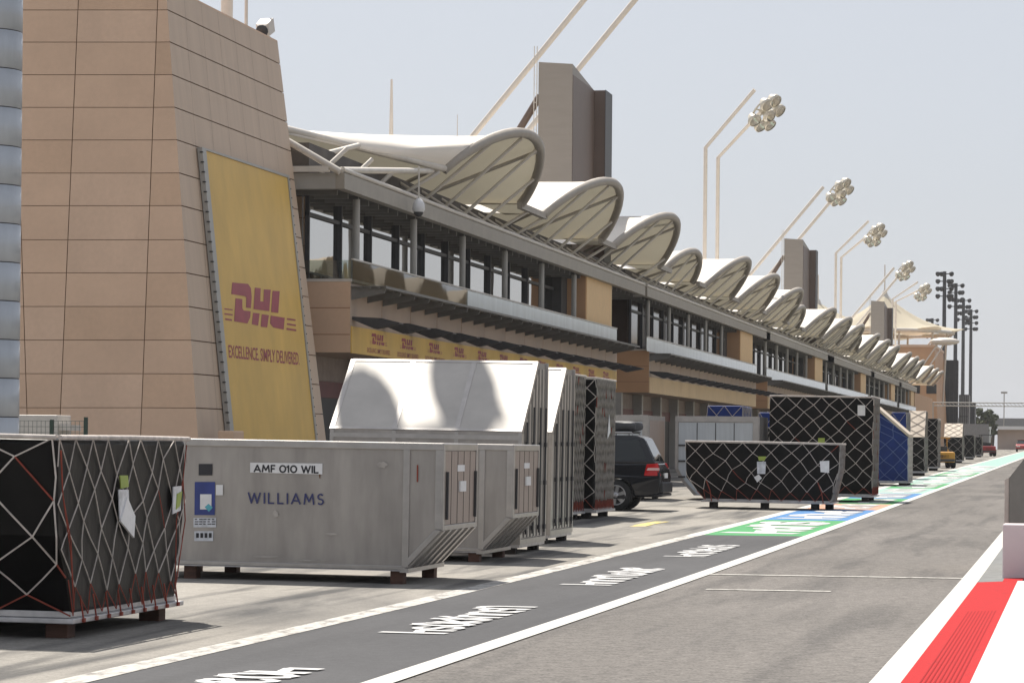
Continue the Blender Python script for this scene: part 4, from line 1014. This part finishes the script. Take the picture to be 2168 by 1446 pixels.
# glazed containers behind the car
def glazed(label, px0, px1, py_top, y, dp, flare, copies=4):
    a = PY(px0, py_top, y); b = PY(px1, py_top, y); g = gz(b.x, y); base = Vector((b.x, y, g + .14)); wd = b.x - a.x; H = a.z - base.z
    t = thing('curtain_container', label, 'container', base, 'pale curtained containers behind the car')
    if flare: poly = [(-wd + .55, 0), (0, 0), (0, H), (-wd, H), (-wd, .75), (-wd + .18, .42)]
    else: poly = [(-wd, 0), (0, 0), (0, H), (-wd, H)]
    MB().prism(poly, lambda p, q, d: (p, d, q), .0, dp).build('shell', mAlu, t, world=False)
    mb = MB(); ins = [(p + (.10 if p < -wd / 2 else (-.16 if flare else -.07)), min(H - .16, max(.02, q))) for p, q in poly]
    mb.prism(ins, lambda p, q, d: (p, d, q), -.015, -.001); cu = mb.build('curtain', mGlazed, t, world=False)
    mb = MB()
    for k in range(1, copies): x = -wd + .1 + (wd - .26) * k / copies; mb.box(x - .012, x + .012, -.022, -.016, .05 if x > -wd + .7 else .8, H - .17)
    mb.build('seam', mDark, cu, world=False)
    mb = MB(); mb.box(-wd, 0, -.03, -.0, H - .14, H + .02); mb.box(-.15, .0, -.03, 0, 0, H - .141); mb.box(-wd, -wd + .08, -.03, 0, .75, H - .141); mb.box(0, .03, 0, dp, 0, H + .01)
    mb.build('frame', mAluF, t, world=False)
    mb = MB()
    for z in (.5, .95, 1.4): MB().box(-wd + .1, -wd + .3, -.05, -.02, z, z + .05).build('strap', mDark, t, world=False)
    legs(t, (-wd + .9, -.2), (.1, dp - .4), -.16, 0, mWoodD)
    if not flare:
        for k in range(3): x = -.92 + .13 * k; MB().box(x, x + .045, -.024, -.016, H - .32, H - .16).build('painted_mark', mInk, cu, world=False)
        MB().box(.031, .036, .15, dp - .15, .1, H - .12).build('side_panel', mDoorP, t, world=False)
glazed('pale grey curtained container with a flared lower corner, behind the low black pallet', 1430, 1606, 882, 88.5, 2.4, True, 4)
glazed('pale grey curtained container directly behind the dark car, dark marks on its top edge', 1216, 1372, 879, 86., 3.4, False, 5)

# ------------------------------------------------------------------ vehicles
def arch_profile(pts, wheels, r, n=10):
    """closed side outline: pts go along the top from rear to front, wheels cut arches in the bottom line"""
    out = list(pts); zb = pts[-1][1]
    for cx in sorted(wheels, reverse=True):
        for i in range(n + 1):
            a = math.pi * i / n; out.append((cx + r * math.cos(a), max(zb, .36) + r * math.sin(a) * .98 if False else .36 + math.sqrt(max(0, r * r - (r * math.cos(a)) ** 2)) * 1.0))
    return out
def wheel(t, x, y, z, r, wd, side):
    tw_ = MB().lathe([(r * .62, -wd / 2), (r * .9, -wd / 2), (r, -wd * .35), (r, wd * .35), (r * .9, wd / 2), (r * .62, wd / 2)], (x, y, z), (0, 1, 0), 28).build('wheel', mTyre, t, world=False)
    o = Vector((x, y + side * wd * .42, z)); ax = Vector((0, side, 0)); mb = MB()
    mb.lathe([(r * .64, .02), (r * .58, .03), (r * .55, -.06)], o, ax, 28)
    for k in range(6):
        a = k * math.pi / 3 + .3; d = Vector((math.cos(a), 0, math.sin(a))); q = Vector((-d.z, 0, d.x))
        mb.hexa([o + d * r * .12 + q * .03 * 1.4, o + d * r * .12 - q * .03 * 1.4, o + d * r * .58 - q * .05, o + d * r * .58 + q * .05], [o + ax * .025 + d * r * .12 + q * .028, o + ax * .025 + d * r * .12 - q * .028, o + ax * .02 + d * r * .58 - q * .045, o + ax * .02 + d * r * .58 + q * .045])
    mb.lathe([(r * .18, .03), (r * .1, .05), (0, .05)], o, ax, 14)
    mb.build('rim', mRim, tw_, world=False)
    MB().lathe([(r * .57, -.03), (0, -.03)], o, ax, 24).build('brake', mDark, tw_, world=False)
def suv():
    wh = PG(1316, 1081); rear = PY(1398, 1000, wh.y); yf = wh.y - .02
    t = thing('parked_car', 'dark charcoal off-road estate car with roof carrier seen from its rear side, among the containers', 'car', (rear.x, yf, gz(rear.x, yf)))
    Wd = 1.88; r = .385
    # local: -x is forward, y 0..Wd across, z up
    top = [(0.03, .42), (0.0, .62), (-.02, .82), (.02, 1.0), (.10, 1.16), (3.70, 1.16), (4.60, 1.08), (4.78, .95), (4.82, .6), (4.78, .36)]
    prof = arch_profile(top, (3.92, 1.08), .44)
    prof += [(.25, .36)]
    def sec(p, q, d): 
        ins = .05 * max(0, (q - .95) / .2) + .05 * max(0, (.6 - q) / .3)
        return (-p, .0 + ins if d == 0 else Wd - ins, q)
    MB().prism(prof, sec, 0, 1).build('body', mCar, t, world=False, bevel=.035)
    MB().box(-4.7, -.1, .15, Wd - .15, .34, .7).build('underbody', mDark, t, world=False)
    gh = [(.12, 1.15), (.42, 1.76), (.62, 1.83), (2.55, 1.82), (2.85, 1.74), (3.68, 1.15)]
    def gs(p, q, d):
        i = .06 + .16 * (q - 1.15) / .68
        return (-p, i if d == 0 else Wd - i, q)
    MB().prism(gh, gs, 0, 1).build('cabin', mCar, t, world=False, bevel=.04)
    def side(poly, off=.008):
        for d in (0, 1):
            vs = [Vector(gs(p, q, d)) + Vector((0, -off if d == 0 else off, 0)) for p, q in poly]
            MB().add(vs, [tuple(range(len(vs)))]).build('side_window', mCarGl, t, world=False)
    for poly in ([(.34, 1.24), (.56, 1.72), (1.18, 1.74), (1.18, 1.22)], [(1.30, 1.22), (1.30, 1.74), (2.05, 1.74), (2.05, 1.22)], [(2.15, 1.22), (2.15, 1.74), (2.55, 1.73), (3.3, 1.22)]):
        side(poly)
    rw = MB(); A = lambda p, q, y: Vector((-p + .012, y, q)); rw.add([A(.155, 1.22, .2), A(.155, 1.22, Wd - .2), A(.40, 1.71, Wd - .3), A(.40, 1.71, .3)], [(0, 1, 2, 3)]); rw.build('rear_window', mCarGl, t, world=False)
    for d in (0, 1):
        y0_ = -.012 if d == 0 else Wd + .012; s = 1 if d == 0 else -1
        mb = MB(); mb.hexa([(-.40, y0_, .86), (.012, y0_ + s * .03, .86), (.012, y0_ + s * .22, .86), (-.05, y0_ + s * .22, .86)], [(-.34, y0_ + s * .05, 1.14), (-.075, y0_ + s * .06, 1.16), (-.075, y0_ + s * .24, 1.16), (-.12, y0_ + s * .24, 1.14)], 0)
        tl = mb.build('tail_light', mTail, t, world=False, bevel=.01)
        MB().hexa([(-.33, y0_ - s * .004, .99), (-.02, y0_ + s * .02, .99), (-.02, y0_ + s * .1, .99), (-.33, y0_ + s * .1, .99)], [(-.30, y0_ + s * .012, 1.05), (-.03, y0_ + s * .035, 1.05), (-.03, y0_ + s * .1, 1.05), (-.30, y0_ + s * .1, 1.05)]).build('clear_lens', mTailW, tl, world=False)
    MB().box(-.12, .07, .06, Wd - .06, .44, .70).box(-.3, .05, .05, Wd - .05, .36, .43).build('bumper', mCarBar, t, world=False, bevel=.03)
    MB().box(.0, .03, Wd / 2 - .26, Wd / 2 + .26, .80, .92).build('number_plate', mPaper, t, world=False)
    mb = MB(); mb.hexa([(-.8, -.012, .30), (-4.1, -.012, .30), (-4.1, .05, .30), (-.8, .05, .30)], [(-.8, -.012, .37), (-4.1, -.012, .37), (-4.1, .05, .37), (-.8, .05, .37)]); mb.build('side_step', mCarBar, t, world=False)
    for y in (.3, Wd - .3):
        MB().tube([(-.7, y, 1.83), (-.75, y, 1.90), (-2.5, y, 1.90), (-2.6, y, 1.83)], .022, 8).build('roof_rail', mRim, t, world=False)
    mb = MB()
    def lump(u, v):
        a = 2 * math.pi * u; b = math.pi * (v - .5); rr = 1 + .05 * math.sin(5 * a) * math.cos(3 * b) + .04 * math.sin(9 * a + 2)
        cx = lambda c: math.copysign(abs(c) ** .45, c)
        return Vector((-1.65 + 1.05 * cx(math.cos(a)) * abs(math.cos(b)) ** .4 * rr, Wd / 2 + .55 * cx(math.sin(a)) * abs(math.cos(b)) ** .4 * rr, 2.05 + .13 * cx(math.sin(b)) * rr))
    mb.grid(lump, 40, 14); mb.build('roof_carrier', M('soft roof bag', (.05, .05, .055), .55, var=.3, bump=.5, bscale=8), t, world=False)
    MB().box(-2.6, -.7, .3, Wd - .3, 1.895, 1.925).build('roof_basket', mDark, t, world=False)
    for x in (-1.08, -3.92):
        wheel(t, x, .13, r, r, .25, -1); wheel(t, x, Wd - .13, r, r, .25, 1)
    for y in (0, Wd): MB().box(-3.05, -2.9, y - .16 if y == 0 else y, y if y == 0 else y + .16, 1.18, 1.34).build('wing_mirror', mCar, t, world=False, bevel=.02)
suv()
def hatch(label, x, y):
    t = thing('parked_car', label, 'car', (x, y, gz(x, y)))
    Wd = 1.8
    # faces the camera: local y forward = -Y
    prof = arch_profile([(0, .4), (-.03, .75), (.25, .92), (1.2, 1.0), (3.7, 1.02), (4.25, .9), (4.3, .35)], (3.4, .85), .37)
    MB().prism(prof, lambda p, q, d: (d, p, q), -Wd / 2, Wd / 2).build('body', mRedV, t, world=False, bevel=.05)
    MB().prism([(1.0, .98), (1.75, 1.46), (3.3, 1.48), (4.1, 1.0)], lambda p, q, d: (d * (1 - .15 * (q - .98) / .5), p, q), -Wd / 2 + .06, Wd / 2 - .06).build('cabin', mCarGl, t, world=False, bevel=.04)
    MB().box(-Wd / 2 + .2, Wd / 2 - .2, 1.7, 3.3, 1.47, 1.51).build('roof', mRedV, t, world=False)
    for s in (-1, 1):
        MB().box(s * .6 - .22, s * .6 + .22, -.05, .1, .62, .76).build('headlight', mPaper, t, world=False)
        for yy in (.85, 3.4): 
            MB().lathe([(.2, -.1), (.33, -.1), (.33, .1), (.2, .1), (0, .08)], (s * (Wd / 2 - .1), yy, .33), (s, 0, 0), 18).build('wheel', mTyre, t, world=False)
pc = PY(2160, 956, 395); hatch('red car facing the camera far down the pit lane at the right edge', pc.x + .35, 395)
def tractor(name, label, px, y, mat, cabin=False, wide=1.5, cargo=True):
    p = PY(px, 960, y); t = thing(name, label, 'tractor', (p.x, y, gz(p.x, y)))
    L_ = 2.9
    MB().prism([(0, .35), (0, .95), (.9, 1.0), (1.0, .62), (1.9, .62), (2.0, 1.12), (2.9, 1.0), (2.9, .35)], lambda p_, q, d: (-p_, d, q), -.65, .65).build('chassis', mat, t, world=False, bevel=.05)
    MB().box(-1.85, -1.3, -.5, .5, .64, .82).box(-1.95, -1.82, -.5, .5, .8, 1.3).build('seat', mDark, t, world=False, bevel=.03)
    MB().tube([(-1.05, -.2, .9), (-1.2, -.2, 1.25)], .03, 6).lathe([(.2, 0), (.2, .03), (.16, .03), (.16, 0)], (-1.22, -.2, 1.26), (-.4, 0, 1), 14).build('steering_wheel', mDark, t, world=False)
    for x in (-.5, -2.35):
        for yy in (-.62, .62): MB().lathe([(.12, -.11), (.33, -.12), (.36, -.05), (.36, .05), (.33, .12), (.12, .11), (0, .09)], (x, yy, .36), (0, 1, 0), 18).build('wheel', mTyre, t, world=False)
    if cabin:
        mb = MB()
        for x in (-.95, -2.1):
            for yy in (-.55, .55): mb.tube([(x, yy, .95), (x, yy, 2.0)], .035, 6)
        mb.box(-2.2, -.85, -.62, .62, 2.0, 2.08); mb.build('roll_cage', mDark, t, world=False)
    else:
        mb = MB(); mb.tube([(-2.0, -.5, 1.1), (-2.0, -.5, 1.75), (-1.2, -.5, 1.78)], .04, 6); mb.tube([(-2.0, .5, 1.1), (-2.0, .5, 1.75), (-1.2, .5, 1.78)], .04, 6); mb.box(-2.1, -1.1, -.55, .55, 1.78, 1.84); mb.build('canopy', mat, t, world=False)
    MB().box(-.1, .0, -.3, .3, .62, .8).box(0, .08, -.62, .62, .4, .55).build('bumper', mDark, t, world=False)
    t.rotation_euler = (0, 0, R(-78)); return t
tractor('baggage_tractor', 'orange-yellow tow tractor among the distant black pallets', 1999, 186, mYelV)
tractor('baggage_tractor', 'red tow tractor at the far end of the row of pallets', 2094, 300, mRedV, True)
p = PY(2096, 960, 310); mb = MB(); mb.tube([(p.x, 310, gz(p.x, 310)), (p.x, 310, 3.9)], .06, 8); mb.lathe([(.2, 0), (.2, .05), (0, .05)], (p.x, 310, gz(p.x, 310)), (0, 0, 1), 12); mb.box(p.x - .12, p.x + .12, 309.9, 310.1, 3.7, 3.95)
tag(mb.build('marker_post', mPaper), 'thin white post standing behind the red tow tractor', 'post')

# ------------------------------------------------------------------ pit wall at the right edge
bx = PG(2122, 1227); h = PY(2122, 1110, bx.y).z
tag(MB().hexa([(bx.x, bx.y, .0), (2.6, bx.y, .0), (2.6, bx.y + .8, .0), (bx.x, bx.y + .8, .0)], [(bx.x, bx.y, h), (2.6, bx.y, h), (2.6, bx.y + .8, h), (bx.x, bx.y + .8, h)]).build('barrier_block', mPink, bevel=.015), 'pinkish white barrier block at the right edge on the kerb', 'barrier')
yw = 43.2
W1 = PY(2136, 1112, yw); W2 = PY(2136, 1011, yw); W3 = PY(2168, 966, yw); W4 = PY(2200, 930, yw); W5 = PY(2158, 1112, yw); W6 = PY(2172, 1090, yw)
t = thing('concrete_wall', 'grey concrete wall end with a slanted top behind the pinkish barrier block', 'wall', (W1.x, yw, gz(0, yw)))
fdn = lambda p, q, d: (p, d, q)
MB().prism([(W1.x, .0), (W1.x, W2.z), (W4.x, W4.z), (2.6, W4.z + .1), (2.6, .0)], fdn, yw, yw + 3.5).build('wall', mConcB, t)
a = PY(2127, 1020, yw)
MB().prism([(a.x, .0), (a.x, a.z + .03), (W1.x - .004, W2.z), (W1.x - .004, .0)], fdn, yw + .02, yw + 3.).build('edge_post', mConcL, t)

# ------------------------------------------------------------------ far end of the lane
YT = 455
t = thing('grandstand_tent', 'huge cream tensile tent roof with two peaks beyond the pit building', 'tent', tuple(PY(1880, 830, YT)))
def tent(mb, cx, cy, zc, rx, ry, ze, n=40, rings=10, sc=.12):
    vs = []; fs = []
    for i in range(rings + 1):
        q = i / rings
        for j in range(n):
            a = 2 * math.pi * j / n
            k = 1 + (sc * math.cos(8 * a) * q * q)
            vs.append((cx + rx * q * k * math.cos(a), cy + ry * q * k * math.sin(a), ze + (zc - ze) * (1 - q) ** 1.75 + .3 * math.cos(8 * a) * q))
    for i in range(rings):
        for j in range(n): fs.append((i * n + j, i * n + (j + 1) % n, (i + 1) * n + (j + 1) % n, (i + 1) * n + j))
    mb.add(vs, fs, 0, True)
A = PY(1873, 622, YT); B = PY(1732, 640, YT + 25); E = PY(1870, 704, YT)
for P_, rx, ry in ((A, 10.3, 14), (B, 15., 18)):
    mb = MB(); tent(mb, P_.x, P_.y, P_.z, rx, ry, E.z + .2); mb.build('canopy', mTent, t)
    MB().tube([(P_.x, P_.y, 5), (P_.x, P_.y, P_.z + 4.2)], .22, 8, r2=.08).build('mast', mMast, t)
    MB().lathe([(1.1, -.9), (.5, -.2), (.3, .4)], (P_.x, P_.y, P_.z), (0, 0, 1), 16).build('collar', mSteelL, t)
mb = MB(); mb.tube([(A.x + 9.9 * math.cos(a), A.y + 13.5 * math.sin(a), E.z - .1) for a in [2 * math.pi * i / 40 for i in range(40)]], .28, 8, closed=True); mb.build('rim_beam', mSteelL, t)
mb = MB()
for a in [2 * math.pi * i / 10 for i in range(10)]: mb.tube([(A.x + 8.5 * math.cos(a), A.y + 11.5 * math.sin(a), 8), (A.x + 9 * math.cos(a), A.y + 12 * math.sin(a), E.z)], .16, 6)
mb.build('support_column', mMast, t)
a = PY(2000, 720, YT - 15); mb = MB()
mb.grid(lambda u, v: Vector((a.x + 2.1 * math.cos(2 * math.pi * u) * math.cos(math.pi * (v - .5)), a.y + 2 * math.sin(2 * math.pi * u) * math.cos(math.pi * (v - .5)), a.z - .2 + .55 * math.sin(math.pi * (v - .5)))), 16, 8)
mb.tube([(a.x - 3.4, a.y, a.z - 4.2), (a.x - .6, a.y, a.z)], .12, 6); mb.tube([(a.x - 2.7, a.y, a.z - 4.6), (a.x + .1, a.y, a.z - .3)], .12, 6)
mb.build('corner_fitting', mMast, t)
p0 = PY(1862, 735, 440); p1 = PY(1978, 735, 440); p2 = PY(1990, 845, 440)
t = thing('tan_building', 'distant tan block under the cream tent roof beyond the canopy', 'building', (p1.x - 6, 445, gz(-25, 445)))
MB().hexa([(p0.x - 12, 440, 0), (p2.x, 440, 0), (p2.x, 470, 0), (p0.x - 12, 470, 0)], [(p0.x - 12, 440, p1.z), (p1.x, 440, p1.z), (p1.x, 470, p1.z), (p0.x - 12, 470, p1.z)]).build('wall', mOrange, t)
MB().box(p0.x - 12, p1.x + .1, 439.8, 470, p1.z, p1.z + .35).build('parapet', mTan, t)
for k in range(3): MB().box(p0.x + 2 + k * 2.3, p0.x + 3.4 + k * 2.3, 439.9, 440, p1.z - 6.5, p1.z - 5.2).build('window', mDoor, t)
def slab(name, label, cat, x0, y0, x1, y1, Y, dp, mat, frame=True):
    a = PY(x0, y0, Y); b = PY(x1, y1, Y); g = gz(b.x, Y)
    t = thing(name, label, cat, ((a.x + b.x) / 2, Y, g))
    MB().box(a.x, b.x, Y, Y + dp, g - .2, a.z).build('body', mat, t)
    if frame:
        mb = MB()
        n = 5
        for k in range(n + 1): x = a.x + (b.x - a.x) * k / n; mb.box(x - .05, x + .05, Y - .12, Y - .001, g, a.z)
        for k in range(6): z = g + (a.z - g) * k / 5; mb.box(a.x, b.x, Y - .18, Y - .121, z - .05, z + .05)
        mb.build('frame', mDark, t)
    return t
slab('scoreboard', 'dark tall scoreboard back beyond the end of the pit building', 'scoreboard', 1984, 763, 2027, 890, 470, 3, mScreen)
slab('spectator_stand', 'grey screened stand right of the dark scoreboard', 'stand', 2031, 836, 2050, 890, 500, 8, mFarGrey)
slab('spectator_stand', 'lower dark stand beside the grey screened one in front of the tree', 'stand', 2049, 852, 2063, 890, 510, 8, mScreen)
t = slab('distant_wall', 'grey wall with pale lower band at the far end of the row of pallets', 'wall', 2036, 897, 2092, 925, 430, 2, mFarGrey, False)
t = slab('gate_building', 'low pinkish building with pale roof edge at the end of the lane', 'building', 2112, 908, 2230, 930, 560, 10, mFarPink, False)
a = PY(2112, 908, 559); b = PY(2230, 908, 559); MB().box(a.x, b.x, 558.5, 571, a.z - .1, a.z + .5).build('roof', mPaper, t)
t = thing('footbridge', 'dark grey overpass crossing the lane in the far distance', 'bridge', tuple(PY(2150, 940, 640)))
a = PY(2085, 885, 640); b = PY(2260, 885, 640); c2 = PY(2150, 902, 640)
MB().box(a.x - 20, b.x + 20, 640, 648, c2.z, a.z).build('deck', mFarGrey, t)
MB().box(a.x, a.x + 1.2, 641, 647, 0, c2.z).build('pier', mFarGrey, t)
MB().box(b.x, b.x + 1.2, 641, 647, 0, c2.z).build('pier', mFarGrey, t)
t = thing('gantry', 'thin steel gantry line spanning the lane high up in the distance', 'gantry', tuple(PY(2100, 940, 425)))
a = PY(1975, 852, 425); b = PY(2300, 856, 425); mb = MB()
for dz in (0, .45): mb.tube([(a.x, 425, a.z - dz), (b.x, 425, a.z - dz)], .07, 6)
n = 40
for k in range(n): x = a.x + (b.x - a.x) * k / n; mb.tube([(x, 425, a.z), (x + (b.x - a.x) / n, 425, a.z - .45)], .035, 4)
mb.build('truss', mSteelG, t)
for x in (a.x, b.x): MB().tube([(x, 425, 0), (x, 425, a.z)], .12, 8).build('post', mSteelG, t)
t = thing('pole_sign', 'thin far pole with a small flat head left of the overpass', 'pole', tuple(PY(2126, 900, 600)))
a = PY(2126, 832, 600); MB().tube([(a.x, 600, 1.5), (a.x, 600, a.z)], .1, 6).build('pole', mSteelG, t); MB().box(a.x - .6, a.x + .6, 599.9, 600.1, a.z - .1, a.z + .25).build('head', mSteelG, t)
# stadium floodlights
for px, py, Y, lab in ((2000, 575, 530, 'tallest dark stadium floodlight pole, first of the row at the right'), (2024, 600, 565, 'second dark stadium floodlight pole from the left of the row'), (2040, 632, 620, 'third dark stadium floodlight pole of the row'), (2056, 655, 668, 'rightmost dark stadium floodlight pole of the row'), (1974, 674, 712, 'short-looking dark floodlight pole behind the edge of the cream tent')):
    a = PY(px, py, Y); t = thing('stadium_floodlight', lab, 'floodlight', (a.x, Y, gz(a.x, Y)), 'dark stadium floodlight poles')
    MB().tube([(a.x, Y, 0), (a.x, Y, a.z)], .42, 10, r2=.3).build('mast', mDark, t)
    for k in range(4):
        z = a.z - .4 - k * 1.25
        mb = MB(); mb.box(a.x - 1.15, a.x + 1.15, Y - .1, Y + .1, z - .08, z + .08)
        for dx in (-1.05, .7 if k % 2 else -.45, 1.1): mb.lathe([(0, -.3), (.3, -.25), (.44, .2), (0, .2)], (a.x + dx, Y - .2, z), (dx * .5, -.8, -.35), 10)
        mb.build('lamp_row', mDark, t)
# trees
def tree(label, px, py_top, py_base, Y, wpx, seed):
    r = random.Random(seed); a = PY(px, py_top, Y); g = gz(a.x, Y); hgt = a.z - g; rad = wpx / F * Y / 2
    t = thing('tree', label, 'tree', (a.x, Y, g), 'distant trees')
    mb = MB(); mb.tube([(a.x, Y, g), (a.x + .2, Y, g + hgt * .35), (a.x - .1, Y, g + hgt * .6)], .35, 8, r2=.15)
    for k in range(5):
        an = k * 1.3; mb.tube([(a.x + .1, Y, g + hgt * .35), (a.x + rad * .6 * math.cos(an), Y + rad * .6 * math.sin(an), g + hgt * .65)], .14, 6, r2=.05)
    mb.build('trunk', mBark, t)
    mb = MB(); cl = [(r.uniform(-.75, .75), r.uniform(-.6, .6), r.uniform(.42, .86), r.uniform(.22, .42)) for _ in range(16)]
    for cx, cy, cz, cr in cl:
        for k in range(120):
            d = Vector((r.gauss(0, 1), r.gauss(0, 1), r.gauss(0, 1))).normalized() * (r.random() ** .4)
            o = Vector((a.x + cx * rad + d.x * cr * rad, Y + cy * rad + d.y * cr * rad, g + cz * hgt + d.z * cr * rad * .8))
            n = Vector((r.gauss(0, 1), r.gauss(0, 1), r.gauss(.4, 1))).normalized(); u = n.orthogonal() * r.uniform(.18, .34); v_ = n.cross(u)
            mb.quad(o - u, o - v_ * .6, o + u, o + v_ * .6)
    mb.build('crown', mLeaf, t)
tree('olive green tree between the stands and the overpass', 2082, 856, 900, 540, 46, 3)
tree('smaller olive tree right of the larger one, by the overpass', 2101, 868, 900, 560, 26, 5)
tree('low olive bush-like tree partly behind the grey stand', 2066, 872, 900, 560, 26, 8)

# main grandstand on the other side of the track: it is what the windows mirror
t = thing('main_grandstand', 'grandstand with wavy pale roof across the track, mirrored in the upper windows', 'grandstand', (40, 300, 0))
mb = MB(); mb.grid(lambda u, v: Vector((34 + 26 * v, 150 + 420 * u, 17.4 + 3.4 * abs(math.sin(u * math.pi * 20 + .6 * math.sin(u * 31))) ** .8 - 3.5 * v)), 320, 4); mb.build('canopy', M('shaded canopy', (.32, .27, .20), .8), t)
MB().hexa([(30, 150, 0), (60, 150, 0), (60, 570, 0), (30, 570, 0)], [(30, 150, 3), (60, 150, 15), (60, 570, 15), (30, 570, 3)]).build('seating', M('dim seating', (.36, .32, .23), .8), t)
for k in range(29): MB().tube([(36, 152 + k * 15, 0), (36, 152 + k * 15, 17.4)], .35, 8).build('column', mSteelG, t)

# ------------------------------------------------------------------ dusty air
hm = bpy.data.materials.new('dusty air'); hm.use_nodes = True; hn = hm.node_tree; hn.nodes.remove(hn.nodes['Principled BSDF'])
pv = hn.nodes.new('ShaderNodeVolumePrincipled'); pv.inputs['Color'].default_value = (.86, .89, .94, 1); pv.inputs['Density'].default_value = .00010; pv.inputs['Anisotropy'].default_value = .3
hn.links.new(pv.outputs[0], hn.nodes['Material Output'].inputs['Volume'])
struct(MB().box(-1600, 1600, -80, 3100, -2.0, 60).build('haze', hm), 'stuff')

# ------------------------------------------------------------------ camera and view
cam = bpy.data.cameras.new('camera'); co = bpy.data.objects.new('camera', cam); COL.objects.link(co)
right = Vector((c_, s_, 0)); up = Vector((0, 0, 1)); fwd = Vector((-s_, c_, 0))
r2 = right * math.cos(ROLL) + up * math.sin(ROLL); u2 = up * math.cos(ROLL) - right * math.sin(ROLL)
m = Matrix((r2, u2, -fwd)).transposed().to_4x4(); m.translation = EY; co.matrix_world = m
cam.sensor_width = 36; cam.lens = F / 2168 * 36; cam.shift_y = (HY - 723) / 2168; cam.clip_end = 6000; cam.clip_start = .1
scn.camera = co
vs_ = scn.view_settings; vs_.view_transform = 'Standard'; vs_.look = 'None'; vs_.gamma = 1; vs_.exposure = .55
